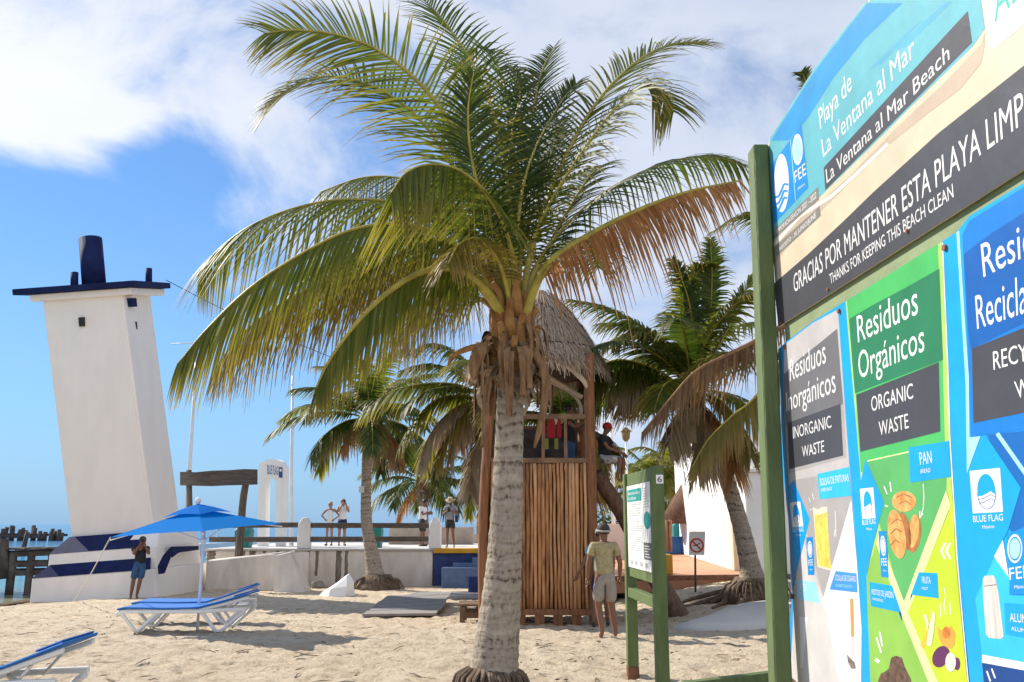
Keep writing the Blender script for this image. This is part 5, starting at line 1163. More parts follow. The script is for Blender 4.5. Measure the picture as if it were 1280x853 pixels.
# flag + foundation emblem
bpoly('emblem_panel', [(964.4, 206), (1001.9, 156), (1010.3, 234.7), (966.3, 281.6)], K+2, EMB, hd)
mb = MB(); bline(mb, [(988, 175), (994.4, 251)], .7, K+3); mb.build('divider_line', CYL, hd)
em = bell('flag_emblem', (976.8, 229), 9.2, 36.5, K+3, WH, hd)
mb = MB()
for dy in (0, 8.5, 17): bline(mb, [(967.5+dy*.12, 247+dy), (973, 246+dy), (977, 238+dy), (980, 230+dy), (985.5-dy*.10, 231+dy)], 2.6, K+4)
mb.build('emblem_waves', EMB, hd)
bell('globe_ring', (996.9, 187), 6.4, 19.5, K+3, WH, hd); bell('globe', (996.9, 187), 5.2, 15.5, K+4, CYL, hd)
btext('FEE', (994, 229), (1007.7, 218), (992.3, 215.5), (1006.4, 203.5), K+3, WH, hd); btext('México', (997.5, 238), (1006, 231), (997, 235), (1005.5, 228), K+3, WH, hd)
TAUPE = ink('taupe', (.22, .21, .19))
bpoly('season_strip', [(967.8, 288), (1022.5, 233.8), (1023.4, 249.7), (968, 298.5)], K+2, TAUPE, hd); btext('TEMPORADA/SEASON 2021 - 2022', (969, 294), (1020.5, 247), (968.8, 289), (1020, 239.5), K+3, WH, hd)
bpoly('season_strip', [(969, 308), (1024.6, 257.7), (1025.5, 270), (970.6, 321)], K+2, TAUPE, hd); btext('1 AGOSTO - 30 JUNIO/JUNE', (972, 316), (1020, 271.5), (971.7, 312), (1019.5, 265), K+3, WH, hd)
BOLT = mat('rusty_bolt', (.20, .08, .04), .7)
def bolt(x, y, r=.010, par=None): c_ = B(x, y, 16); mb = MB(); mb.tube([c_-bnor*.012, c_+bnor*.006], r, 8); mb.build('bolt', BOLT, par or sg)
for x, y in ((1035, 362), (1134, 289), (975.5, 404)): bolt(x, y, .008, hd)
# ---- small emblem used on each recycling panel
def flag_mark(q, k, par, txt=True, label=None):      # q: corners tl, tr, br, bl of the white square
    tl, tr, br2, bl2 = q; bpoly('emblem_plate', q, k, WH, par)
    def m_(u, v): return (tl[0]*(1-u)*(1-v)+tr[0]*u*(1-v)+br2[0]*u*v+bl2[0]*(1-u)*v, tl[1]*(1-u)*(1-v)+tr[1]*u*(1-v)+br2[1]*u*v+bl2[1]*(1-u)*v)
    dome = [m_(.5+.30*math.cos(a), .5-.40*math.sin(a)) for a in [math.pi*i/14 for i in range(15)]]
    bpoly('flag_emblem', dome+[m_(.20, .61), m_(.36, .60), m_(.5, .56), m_(.64, .51), m_(.72, .56), m_(.80, .60)], k+1, SKYC, par)
    mb = MB(); w = max(.45, abs(tr[0]-tl[0])*.022)
    rim = [m_(.5+.30*math.cos(a), .55-.37*math.sin(a)) for a in [math.pi+math.pi*i/12 for i in range(13)]]; bline(mb, rim, w, k+1)
    for dv in (.10, .19): bline(mb, [m_(.23, .58+dv), m_(.38, .57+dv), m_(.5, .53+dv), m_(.64, .49+dv), m_(.77, .55+dv)], w, k+1)
    mb.build('emblem_waves', BLD, par)
def fee_mark(q, k, par):
    tl, tr, br2, bl2 = q; bpoly('emblem_panel', q, k, EMB, par)
    def m_(u, v): return (tl[0]*(1-u)*(1-v)+tr[0]*u*(1-v)+br2[0]*u*v+bl2[0]*(1-u)*v, tl[1]*(1-u)*(1-v)+tr[1]*u*(1-v)+br2[1]*u*v+bl2[1]*(1-u)*v)
    for r1, mt, kk in ((1, WH, 1), (.8, EMB, 2), (.68, WH, 3)): bpoly('globe', [m_(.5+.36*r1*math.cos(a), .32-.22*r1*math.sin(a)) for a in [2*math.pi*i/20 for i in range(20)]], k+kk, mt, par)
    btext('FEE', m_(.14, .76), m_(.86, .74), m_(.14, .60), m_(.86, .58), k+1, WH, par); btext('México', m_(.3, .88), m_(.75, .87), m_(.3, .84), m_(.75, .83), k+1, WH, par)
def strokes(par, k, lines, w=1.2, m=None): 
    mb = MB(); [bline(mb, l, w, k) for l in lines]; return mb.build('motion_strokes', m or WH, par)
K1 = 0
# ---- grey inorganic panel
gp_ = bpoly('inorganic_panel', [(972.5, 437), (978, 432), (982, 428), (1016, 402), (1056, 377), (1061, 440), (1067, 520), (1074, 610), (1080, 680), (1084, 730), (1087, 790), (1088, 900), (983, 900), (987, 781), (990.5, 736), (988, 700), (985.5, 650), (977, 580), (976, 498)], K1, SKYC, sg, .004)
bpoly('grey_field', [(980, 431.5), (1016, 404), (1047.5, 387), (1052, 450), (1057, 520), (1062, 585), (1071, 700), (1077, 790), (1076, 900), (986, 900), (991, 781), (995.5, 736), (993, 700), (985.5, 600), (982, 540), (979.8, 500)], K1+1, GRL, gp_)
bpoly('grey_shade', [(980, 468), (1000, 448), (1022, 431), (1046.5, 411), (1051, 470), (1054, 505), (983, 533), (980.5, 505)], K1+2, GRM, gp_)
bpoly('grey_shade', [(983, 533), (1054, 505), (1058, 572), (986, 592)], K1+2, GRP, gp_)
btext('Residuos', (987.4, 476.7), (1032.6, 453.5), (987.2, 451), (1031, 422.5), K1+3, WH, gp_); btext('Inorgánicos', (983, 514.6), (1045, 490), (982.5, 491), (1043, 458.5), K1+3, WH, gp_)
bpoly('dark_band', [(984, 529), (1050.6, 505), (1054, 569.7), (986.7, 586.6)], K1+3, DK, gp_)
btext('INORGANIC', (991.5, 548.5), (1039.5, 534.5), (991, 534), (1038, 519.5), K1+4, WH, gp_); btext('WASTE', (1002.8, 571.8), (1030.4, 564.8), (1002.2, 558.5), (1029.8, 550.5), K1+4, WH, gp_)
bpoly('grey_arrow_field', [(991.8, 600.4), (1061.5, 588), (1064.5, 622), (1029, 746)], K1+2, GRP, gp_)
bpoly('white_field', [(992, 740), (995, 719), (1005.3, 678), (1029, 747), (1064, 624), (1071, 700), (1077, 785), (1076, 900), (986, 900), (991, 781)], K1+3, PAP, gp_)
bpoly('white_corner', [(1029, 747), (1064, 624), (1071, 700), (1077, 785), (1076, 900), (1058, 900)], K1+4, WH, gp_)
bpoly('blue_arrow', [(991.8, 600.4), (1012, 649), (994.5, 719), (989, 738), (986, 660), (983, 612)], K1+4, SKYC, gp_)
flag_mark([(986.9, 628.6), (1000.3, 627), (1004.2, 658), (990.4, 659.5)], K1+5, gp_)
btext('BLUE FLAG', (991.2, 665.5), (1004.6, 664.5), (990.8, 660.6), (1004.2, 659.4), K1+5, WH, gp_); btext('México', (995, 670.5), (1001, 670), (994.8, 668), (1000.8, 667.5), K1+5, WH, gp_)
fee_mark([(1007.7, 672), (1015.8, 671.5), (1018, 719), (1010, 719)], K1+5, gp_)
bpoly('label_plate', [(1021.4, 592.7), (1060.8, 584), (1064, 620), (1024.6, 624.3)], K1+4, CYM, gp_)
btext('BOLSAS DE FRITURAS', (1025.6, 607.2), (1061, 601.4), (1024.9, 598.5), (1060.2, 592.5), K1+5, WH, gp_); btext('CHIPS BAGS', (1026, 615), (1040, 613), (1025.7, 611), (1039.6, 608.8), K1+5, WH, gp_)
CHIP = mat('ink_chips', (.62, .38, .05), .4, .4, 30, c2=(.85, .62, .12))
bpoly('chips_bag', [(1016, 634), (1022, 637), (1028, 634), (1034, 633.5), (1035.5, 664), (1038.5, 703), (1041, 714), (1032, 712), (1022, 709), (1019, 670)], K1+4, mat('ink_bag_film', (.68, .58, .46), .3), gp_)
bpoly('chips_picture', [(1018, 642), (1024, 644), (1034, 640), (1035, 664), (1038, 703), (1039, 711), (1023, 707), (1019.5, 670)], K1+5, CHIP, gp_)
strokes(gp_, K1+4, [[(1011, 622), (1013, 628)], [(1015.5, 617), (1017, 625)], [(1012, 637), (1015, 637.5)], [(1044, 639), (1045, 664)], [(1042.5, 671), (1044, 662), (1045, 671)]], .9)
bpoly('label_plate', [(996, 725), (1019, 727.8), (1025.6, 754.7), (996, 748.4)], K1+4, ink('pale_blue', (.33, .70, .92)), gp_)
btext('UNICEL', (998.5, 738), (1008, 739), (998.3, 729.5), (1007.6, 730.5), K1+5, WH, gp_); btext('STYROFOAM', (998.6, 743), (1007, 744), (998.5, 740.5), (1006.8, 741.5), K1+5, WH, gp_)
bpoly('label_plate', [(1044.4, 714), (1070.5, 717), (1072, 741), (1037, 737)], K1+5, ink('mid_blue', (.05, .30, .72)), gp_)
btext('COLILLAS DE CIGARRO', (1044, 725.5), (1070, 727.5), (1044.5, 718.5), (1069.5, 720.5), K1+6, WH, gp_); btext('CIGARETTE BUTTS', (1044, 733.5), (1065, 735.5), (1044.2, 730), (1064.8, 732), K1+6, CYL, gp_)
bpoly('cup_picture', [(999.4, 770), (1010.6, 771), (1004.4, 837), (999.4, 835)], K1+4, mat('ink_cup_edge', (.55, .53, .51), .4), gp_); bpoly('cup_picture', [(999.8, 771), (1009.6, 772), (1003.6, 836), (1000.2, 834)], K1+5, WH, gp_)
bpoly('cigarette_picture', [(1062.4, 748.4), (1066.5, 748.4), (1067.6, 796), (1063.8, 796)], K1+6, ink('filter_tan', (.58, .32, .10)), gp_); bpoly('cigarette_paper', [(1063.8, 796), (1067.6, 796), (1067.4, 824), (1064.4, 824)], K1+5, ink('paper_shade', (.62, .60, .58)), gp_)
bpoly('ash_picture', [(1058.5, 818), (1062, 822), (1068, 828), (1070, 836), (1064, 836), (1060, 828)], K1+6, mat('ink_ash', (.16, .13, .11), .6, .5, 60), gp_)
bpoly('crumb_picture', [(987.5, 846), (992, 849), (999, 856), (999, 872), (986.5, 872)], K1+5, mat('ink_soil', (.10, .055, .035), .7, .5, 40), gp_)
# ---- green organic panel
op = bpoly('organic_panel', [(1050, 381), (1056.5, 377), (1177.5, 302), (1185, 460), (1187.5, 545), (1197, 700), (1211, 853), (1214, 900), (1083, 900), (1083, 853), (1081, 780), (1078, 720), (1068, 585), (1059, 460)], K1+3, SKYC, sg, .005)
K2 = 4
bpoly('lime_border', [(1057, 377), (1177, 302.5), (1184, 460), (1186.5, 545), (1195.7, 700), (1209, 853), (1211, 900), (1090, 900), (1088, 853), (1084, 720), (1075, 585), (1064, 460)], K2, YGB, op)
bpoly('green_field', [(1058.5, 376), (1172, 305), (1178, 450), (1181, 556), (1182, 600), (1076, 590), (1070, 500)], K2+1, GN1, op)
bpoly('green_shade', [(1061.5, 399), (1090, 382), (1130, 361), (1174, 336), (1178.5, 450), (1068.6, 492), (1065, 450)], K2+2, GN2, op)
btext('Residuos', (1072.5, 428.5), (1147.5, 392.5), (1070.6, 396), (1146, 353), K2+3, WH, op); btext('Orgánicos', (1074, 474), (1155.6, 438.8), (1072, 440.5), (1154.5, 402), K2+3, WH, op)
bpoly('dark_band', [(1070.3, 493.7), (1173.3, 452.9), (1175.3, 539.6), (1075.4, 564.9)], K2+3, DK, op)
btext('ORGANIC', (1089.5, 514.8), (1141.5, 498), (1088.6, 496.5), (1140.7, 479), K2+4, WH, op); btext('WASTE', (1099.3, 545), (1136, 535), (1098.2, 527.5), (1134.8, 517), K2+4, WH, op)
bpoly('green_arrow_field', [(1077, 579), (1136, 566), (1183, 580), (1182.5, 613), (1129, 757)], K2+2, GN3, op)
mb = MB(); bline(mb, [(1084, 576.6), (1136, 565)], 1.6, K2+3); mb.build('lime_line', YGL, op)
bpoly('green_lower_field', [(1083, 721), (1097, 672), (1128, 768), (1166, 860), (1180, 900), (1090, 900), (1088, 853)], K2+3, GN4, op)
bpoly('yellow_field', [(1192, 640), (1194, 693), (1209, 853), (1211, 900), (1190, 900), (1171, 853), (1133, 766), (1186, 640), (1188.6, 597)], K2+3, YG, op)
bpoly('pale_stripe', [(1182.5, 613), (1188, 632), (1135, 766), (1178, 866), (1166, 866), (1128, 772), (1095, 680), (1098, 668), (1130, 752)], K2+4, YGL, op)
bpoly('blue_arrow', [(1082, 574), (1104.7, 628), (1089, 690), (1083.5, 718), (1076, 650), (1074.5, 608)], K2+4, SKYC, op)
flag_mark([(1074.7, 611.3), (1091.6, 609.4), (1094.4, 647.8), (1077.9, 648.8)], K2+5, op)
btext('BLUE FLAG', (1078, 656.5), (1094.6, 655), (1077.6, 650), (1094.2, 648.8), K2+5, WH, op); btext('México', (1083, 663), (1090, 662.6), (1082.8, 660), (1089.8, 659.4), K2+5, WH, op)
fee_mark([(1098, 664), (1107.5, 663.8), (1111, 722.5), (1101.5, 721)], K2+5, op)
bpoly('label_plate', [(1135.7, 559.7), (1186, 551.3), (1188.6, 596), (1138, 603.4)], K2+4, SKYC, op)
btext('PAN', (1150.3, 581.3), (1164.9, 579), (1148.8, 566), (1163.9, 563.5), K2+5, WH, op); btext('BREAD', (1150.7, 592), (1163, 590.3), (1150.5, 587), (1162.8, 585), K2+5, WH, op)
BR1 = mat('ink_bread', (.48, .19, .04), .45, .3, 22, c2=(.72, .42, .14)); BR2 = mat('ink_bread_dark', (.34, .12, .03), .5, .3, 20)
bell('bread_picture', (1130, 627), 15, 13, K2+4, BR1, op); bell('bread_picture', (1142.5, 667), 8.5, 24, K2+4, BR2, op, tilt=R(-6)); bell('bread_picture', (1142, 664), 6.5, 21, K2+5, BR1, op, tilt=R(-6)); bell('bread_picture', (1131, 664), 7, 24, K2+5, BR2, op, tilt=R(10)); bell('bread_picture', (1121, 668), 10.5, 31, K2+6, BR1, op, tilt=R(9))
strokes(op, K2+7, [[(1114, 655), (1121, 649), (1128, 652)], [(1113, 668), (1120, 661), (1127, 665)], [(1113, 682), (1119, 675), (1125, 679)]], 1.5, BR2); strokes(op, K2+5, [[(1120, 622), (1130, 618), (1140, 622)], [(1124, 630), (1132, 626), (1139, 631)]], 1.3, BR2)
strokes(op, K2+4, [[(1105, 608), (1109, 618)], [(1112.5, 602.5), (1114, 615)], [(1106, 632), (1110, 633.5)]], 1.6); strokes(op, K2+4, [[(1154, 605), (1155, 622), (1154, 636), (1151, 646)], [(1150, 639), (1149.5, 648), (1154, 642)]], 1.2)
bpoly('label_plate', [(1148.5, 715.5), (1171.4, 716.8), (1173.2, 748), (1138.5, 743.6)], K2+5, SKYC, op); btext('FRUTA', (1152.5, 729), (1163.6, 730), (1152.2, 721), (1163, 721.6), K2+6, WH, op); btext('FRUIT', (1152.5, 737), (1160, 738), (1152.3, 733.6), (1159.8, 734.4), K2+6, WH, op)
bpoly('label_plate', [(1086.6, 727.7), (1115, 732.4), (1126.5, 766), (1088.4, 757.7)], K2+5, SKYC, op); btext('RESTOS DE JARDÍN', (1089.8, 743), (1117, 748.3), (1089.5, 736.6), (1116.3, 740), K2+6, WH, op); btext('GARDENING', (1090.5, 750), (1104, 753), (1090.3, 747), (1103.8, 749.5), K2+6, WH, op)
bpoly('label_corner', [(1123, 765), (1126.5, 766), (1127.5, 777)], K2+6, BLN, op); bpoly('label_corner', [(1138.5, 743.6), (1140.5, 744), (1137.5, 751)], K2+6, BLN, op)
SOIL = mat('ink_soil', (.10, .055, .035), .7, .5, 40)
bpoly('soil_picture', [(1096, 872), (1098, 850), (1101, 842), (1106, 840), (1111, 836), (1114, 822), (1120, 820), (1127, 822), (1131, 834), (1138, 848), (1144, 872)], K2+5, SOIL, op)
strokes(op, K2+4, [[(1095.5, 797), (1101.5, 816)], [(1099.5, 790), (1103, 808)]], 2); strokes(op, K2+4, [[(1094, 824), (1099, 828)]], 4)
bpoly('chevron_mark', [(1180, 679), (1175, 689), (1180, 699), (1182.5, 699), (1178, 689), (1183, 679)], K2+4, WH, op); bpoly('chevron_mark', [(1186, 679), (1181, 689), (1187, 699), (1189.5, 699), (1184.3, 689), (1189, 679)], K2+4, WH, op)
strokes(op, K2+4, [[(1180.5, 735), (1182, 745), (1180, 757), (1182.5, 769)], [(1175.5, 755), (1176, 771)], [(1187, 752), (1188.5, 768)]], 1)
bpoly('banana_picture', [(1150, 806), (1156, 795), (1159, 785), (1162, 790), (1160, 802), (1154, 812)], K2+5, ink('banana', (.74, .50, .05)), op); bpoly('banana_picture', [(1158, 807), (1160, 790), (1166, 764), (1169, 768), (1167, 792), (1164, 808)], K2+6, ink('banana_pale', (.82, .76, .50)), op); bpoly('banana_picture', [(1154, 769), (1158, 768), (1161, 780), (1159, 790), (1157, 778)], K2+6, ink('banana_pale', (.82, .76, .50)), op)
bpoly('pumpkin_picture', [(1171, 783), (1176, 788), (1182, 786), (1189, 783), (1194, 792), (1193, 806), (1189, 811), (1180, 809), (1174, 800)], K2+5, ink('pumpkin', (.72, .36, .06)), op); bell('pumpkin_flesh', (1183, 791), 5, 7.5, K2+6, mat('ink_flesh', (.55, .16, .03), .5, .4, 40), op)
bell('eggplant_picture', (1176, 821), 10, 14, K2+6, mat('ink_eggplant', (.10, .02, .09), .3), op, tilt=R(-25)); bell('eggplant_picture', (1196, 830), 4, 8, K2+6, mat('ink_eggplant', (.10, .02, .09), .3), op); bell('eggplant_slice', (1188.2, 828), 6.5, 12, K2+7, ink('slice', (.80, .76, .58)), op)
mb = MB(); bline(mb, [(1178, 303), (1184.8, 460), (1187.2, 545), (1196.5, 700), (1210.3, 853)], 1.4, K2+1); mb.build('white_trim', WH, op)
# ---- blue recycling panel
rp = bpoly('recycling_panel', [(1179, 301), (1197, 289), (1212, 270), (1280, 229), (1420, 140), (1420, 1000), (1222, 900), (1212.5, 853), (1197.5, 700), (1188.5, 545), (1186, 460)], K1+6, SKYC, sg, .005)
K3 = 8
bpoly('pale_trim', [(1195.5, 291), (1199, 288.5), (1206, 400), (1211, 470), (1212, 560), (1208.6, 590), (1207, 480), (1201, 380)], K3, CYL, rp)
bpoly('blue_field', [(1203, 293), (1212, 276), (1280, 234), (1420, 148), (1420, 520), (1280, 538), (1213.3, 546.5), (1210, 440)], K3, BL1, rp)
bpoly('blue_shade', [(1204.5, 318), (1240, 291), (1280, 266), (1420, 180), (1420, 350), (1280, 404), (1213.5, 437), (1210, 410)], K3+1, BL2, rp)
btext('Residuos', (1229.4, 346.8), (1276, 323.5), (1225.7, 306), (1273.8, 281), K3+2, WH, rp, 'Resi'); btext('Reciclables', (1221.5, 411.5), (1257, 399.5), (1218.7, 370.5), (1255, 354), K3+2, WH, rp, 'Reci')
bpoly('dark_band', [(1214.7, 436), (1280, 410), (1400, 362), (1400, 492), (1280, 516), (1216.7, 529)], K3+2, DK, rp)
btext('RECYCLABLE', (1242, 462.7), (1272.6, 454), (1241, 440), (1271.2, 431.5), K3+3, WH, rp, 'REC'); btext('WASTE', (1271, 498.8), (1289, 493.6), (1267.5, 477.6), (1285.5, 471.5), K3+3, WH, rp, 'W')
bpoly('blue_lower_field', [(1234, 543.5), (1280, 539), (1420, 520), (1420, 700), (1280, 690), (1262, 662), (1240, 560)], K3, BLD, rp)
mb = MB(); bline(mb, [(1246.5, 542), (1283, 594)], 5, K3+1); mb.build('pale_stripe', CYL, rp)
bpoly('pale_triangle', [(1212, 547), (1225.5, 545.6), (1208.6, 592)], K3+1, CYL, rp)
bpoly('blue_arrow', [(1231, 543), (1276, 610), (1260.5, 662), (1242.5, 697), (1219, 748), (1208.6, 592)], K3+2, SKYC, rp)
flag_mark([(1212, 589), (1249.9, 585), (1253.7, 640), (1216, 642)], K3+3, rp)
btext('BLUE FLAG', (1216.6, 653), (1254, 650.8), (1216, 645), (1253.5, 642.6), K3+3, WH, rp); btext('México', (1228, 661.3), (1243, 660), (1227.8, 657), (1242.8, 655.6), K3+3, WH, rp)
bpoly('cyan_field', [(1242.5, 697), (1262, 722), (1262, 744), (1290, 746), (1290, 830), (1227.5, 818.5), (1219, 748)], K3+1, CYM, rp)
bpoly('white_triangle', [(1253.7, 675), (1261, 722), (1242.5, 696)], K3+3, WH, rp)
bpoly('emblem_panel', [(1258, 668), (1330, 640), (1330, 740), (1263, 744)], K3+2, EMB, rp); 
for r1, mt, kk in ((1, WH, 3), (.84, EMB, 4), (.72, CYL, 5)): bell('globe', (1268.5, 686), 9.3*r1, 18*r1, K3+kk, mt, rp)
btext('FEE', (1262, 725), (1287, 722), (1261, 710.5), (1286, 706), K3+3, WH, rp); btext('México', (1268, 736), (1285, 735), (1267.8, 732), (1284.8, 731), K3+3, WH, rp)
bpoly('label_plate', [(1255, 753.6), (1330, 760), (1330, 808), (1257, 793)], K3+2, SKYC, rp); btext('ALUMINIO', (1262.5, 776.8), (1283, 779.5), (1262, 766.5), (1282.5, 768), K3+3, WH, rp, 'ALUM'); btext('ALUMINUM', (1264, 788), (1283, 791.5), (1263.8, 783), (1282.8, 786), K3+3, WH, rp, 'ALUMI')
ALU = mat('ink_aluminium', (.42, .36, .32), .3, .25, 6, c2=(.72, .66, .62), stretch=(1, 9, .4))
bpoly('can_picture', [(1228.5, 724), (1231, 720), (1242, 719.5), (1244.5, 724), (1248, 742), (1254.5, 796), (1251, 799), (1236, 797.5), (1232.5, 793), (1229, 745)], K3+3, ALU, rp)
strokes(rp, K3+4, [[(1229.5, 733), (1245.5, 731)]], 1.2, mat('ink_can_line', (.25, .18, .15), .4))
bpoly('white_stripe', [(1227.5, 818.5), (1290, 830), (1290, 840), (1227.5, 828.5)], K3+3, WH, rp); bpoly('navy_field', [(1227.5, 829), (1290, 840), (1290, 900), (1234, 900)], K3+2, BLN, rp)
strokes(rp, K3+4, [[(1233.5, 839), (1238, 852)], [(1239.5, 836), (1244, 848)]], 2)
for x, y in ((1181, 310), (981, 434), (1048.5, 389), (990.5, 746)): bolt(x, y, .012, sg)
# ------------------------------------------------------------------ people
SKIN = mat('skin_tan', (.34, .18, .11), .55, .06, 6); SKIN2 = mat('skin_brown', (.20, .095, .055), .55, .06, 6)
EYEM = mat('eye_dark', (.02, .015, .012), .3); LIP = mat('lip', (.28, .10, .08), .5)
def skin_obj(name, nodes, edges, m, parent, root=0, sub=2):
    """one continuous surface grown round a skeleton: nodes = [(position, (rx, ry))]"""
    me = bpy.data.meshes.new(name); me.from_pydata([tuple(p) for p, r in nodes], edges, [])
    o = bpy.data.objects.new(name, me); COL.objects.link(o)
    md = o.modifiers.new('skin', 'SKIN'); md.use_smooth_shade = True; md.branch_smoothing = .4
    for i, (p, r) in enumerate(nodes):
        sv = me.skin_vertices[0].data[i]; sv.radius = r if hasattr(r, '__len__') else (r, r); sv.use_root = (i == root)
    o.modifiers.new('sub', 'SUBSURF').levels = sub; o.modifiers['sub'].render_levels = sub
    bpy.context.view_layer.update()
    ev = o.evaluated_get(bpy.context.evaluated_depsgraph_get()); nm = bpy.data.meshes.new_from_object(ev)
    bpy.data.objects.remove(o); nm.name = name; nm.materials.clear(); nm.materials.append(m)
    nm.polygons.foreach_set('use_smooth', [True]*len(nm.polygons))
    o = bpy.data.objects.new(name, nm); COL.objects.link(o)
    if parent: o.parent = parent; o.matrix_parent_inverse = root_inv(parent)
    return o
def chain(nodes, edges, pts, start=None):
    prev = start
    for p in pts:
        nodes.append(p); k = len(nodes)-1
        if prev is not None: edges.append((prev, k))
        prev = k
    return prev
def person(label, loc, facing, H=1.68, pose=None, skin=None, shirt=None, sleeve=.5, bottoms=None, leg=.55, hair=None, hat=None, hatm=None, shoes=None, dress=False, build=1.0, group=None, sit=False, tilt=(0, 0), bun=False, belly=0):
    """facing: angle of the look direction from -Y (towards the viewer), counter-clockwise seen from above"""
    skin = skin or SKIN; s = H/1.70; w = build
    J = dict(pelvis=(0, 0, .93), waist=(0, 0, 1.08), chest=(0, .01, 1.27), neck=(0, .0, 1.44), head=(0, -.015, 1.585),
             shL=(.17, .01, 1.385), elL=(.225, .03, 1.12), wrL=(.235, -.05, .89), shR=(-.17, .01, 1.385), elR=(-.225, .03, 1.12), wrR=(-.235, -.05, .89),
             hipL=(.085, 0, .88), knL=(.095, -.015, .49), anL=(.10, .015, .085), hipR=(-.085, 0, .88), knR=(-.095, -.015, .49), anR=(-.10, .015, .085))
    J.update(pose or {})
    Rz = Matrix.Rotation(facing, 3, 'Z'); L0 = Vector(loc)
    def X(p): return L0 + Rz @ (Vector(p)*s)
    t = thing('person', label, 'person', loc, group)
    v = {k: Vector(p) for k, p in J.items()}
    n = []; e = []; r = lambda a, b=None: (a*s*w, (b or a)*s*w)
    a = chain(n, e, [(X(v['pelvis']), r(.135, .10)), (X(v['waist']), r(.115+belly, .09+belly)), (X(v['chest']), r(.135, .10)), (X(v['chest'].lerp(v['neck'], .62)), r(.11, .075)), (X(v['neck']), r(.05)), (X(v['head']+Vector((0, .01, -.06))), r(.062, .07))])
    nk = 3
    hd = v['head']; up_ = (hd-v['neck']).normalized()
    chain(n, e, [(X(hd), r(.082, .098)), (X(hd+up_*.065), r(.074, .088)), (X(hd+up_*.105), r(.045, .05))], a)
    for S_ in 'LR':
        sg_ = 1 if S_ == 'L' else -1
        sh, el, wr = v['sh'+S_], v['el'+S_], v['wr'+S_]
        chain(n, e, [(X(sh), r(.058)), (X(sh.lerp(el, .5)), r(.046)), (X(el), r(.038)), (X(el.lerp(wr, .35)), r(.037)), (X(wr), r(.025))], nk)
        hp, kn, an = v['hip'+S_], v['kn'+S_], v['an'+S_]
        fd = v.get('toe'+S_, an+Vector((sg_*.015, -.15, -.055)))
        chain(n, e, [(X(hp), r(.088)), (X(hp.lerp(kn, .5)), r(.074)), (X(kn), r(.054)), (X(kn.lerp(an, .35)), r(.054)), (X(an), r(.034)), (X(an.lerp(fd, .45)+Vector((0, 0, -.03))), r(.036, .03)), (X(fd), r(.034, .022))], 0)
    body = skin_obj('body', n, e, skin, t)
    # hands: palm with four fingers and a thumb, joined to the body mesh
    hm = MB()
    for S_ in 'LR':
        el, wr = v['el'+S_], v['wr'+S_]; sg_ = 1 if S_ == 'L' else -1
        d = (wr-el).normalized(); sd = d.cross(Vector((1, 0, 0)) if abs(d.x) < .8 else Vector((0, 1, 0))).normalized(); nn = sd.cross(d)
        cup = v.get('grip'+S_, Vector((0, 0, 0)))
        pc = wr+d*.045; hm.tube([X(wr-d*.01), X(wr+d*.03), X(wr+d*.075), X(wr+d*.09)], [.024*s, .036*s, .038*s, .028*s], 8, ell=.55)
        for k, (off, ln) in enumerate(((-.027, .062), (-.009, .074), (.009, .070), (.027, .054))):
            b0_ = wr+d*.082+sd*off; b1_ = b0_+d*ln*.5+nn*.008*sg_; b2_ = b0_+d*ln*.85+nn*.03*sg_
            hm.tube([X(b0_), X(b1_), X(b2_)], [.0095*s, .009*s, .007*s], 6)
        b0_ = wr+d*.025+sd*-.03; hm.tube([X(b0_), X(b0_+d*.03-sd*.025+nn*.01*sg_), X(b0_+d*.055-sd*.03+nn*.02*sg_)], [.012*s, .011*s, .008*s], 6)
    # nose, ears
    fw = Vector((0, -1, 0)); Rt_ = Matrix.Rotation(tilt[0], 3, 'X')
    hx = lambda p: X(hd + Rt_ @ Vector(p))
    hm.ball(hx((0, -.098, -.018)), (.014*s, .02*s, .022*s), 8, 6)
    for sx in (-1, 1): hm.ball(hx((sx*.082, .01, -.005)), (.012*s, .022*s, .032*s), 8, 6)
    tmp = hm.build('tmp_hands', skin)
    bm = bmesh.new(); bm.from_mesh(body.data); bm.from_mesh(tmp.data); bm.to_mesh(body.data); bm.free(); body.data.polygons.foreach_set('use_smooth', [True]*len(body.data.polygons)); bpy.data.objects.remove(tmp)
    em = MB(); [em.ball(hx((sx*.032, -.086, .012)), .010*s, 8, 6) for sx in (-1, 1)]; em.build('eyes', EYEM, t)
    mb = MB(); mb.ball(hx((0, -.090, -.058)), (.024*s, .010*s, .007*s), 8, 6); mb.build('mouth', LIP, t)
    if hair:
        mb = MB(); mb.ball(hx((0, .022, .042)), (.094*s, .104*s, .088*s), 16, 10)
        if bun: mb.ball(hx((0, .11, -.03)), (.05*s, .05*s, .07*s), 10, 8)
        o = mb.build('hair', hair, t)
    if hat == 'cap':
        mb = MB(); mb.ball(hx((0, .008, .055)), (.103*s, .115*s, .085*s), 18, 10); mb.build('cap', hatm, t)
        mb = MB(); mb.loft([[hx((x*.085, -.075-(1-x*x)*.10*q, .055-.03*q)) for x in [-1+i*.25 for i in range(9)]] for q in (0, 1)], caps=False); mb.build('cap_brim', hatm, t)
    if hat == 'sun':
        mb = MB(); prof_ = [(.19, .035), (.165, .042), (.105, .055), (.10, .10), (.085, .135), (.03, .15)]
        mb.loft([[hx((math.cos(q)*rr, math.sin(q)*rr*1.08, z+(.02*math.cos(2*q) if rr > .15 else 0))) for q in [i*math.pi/9 for i in range(18)]] for rr, z in prof_], smooth=True); mb.build('hat', hatm, t)
    if hat == 'band':
        mb = MB(); mb.ball(hx((0, .01, .05)), (.102*s, .114*s, .092*s), 18, 10); mb.build('cap', hatm[0], t)
        mb = MB(); mb.tube([hx((math.cos(q)*.108, .01+math.sin(q)*.118, .025)) for q in [i*math.pi/10 for i in range(21)]], .016*s, 6, caps=False); mb.build('hat_band', hatm[1], t)
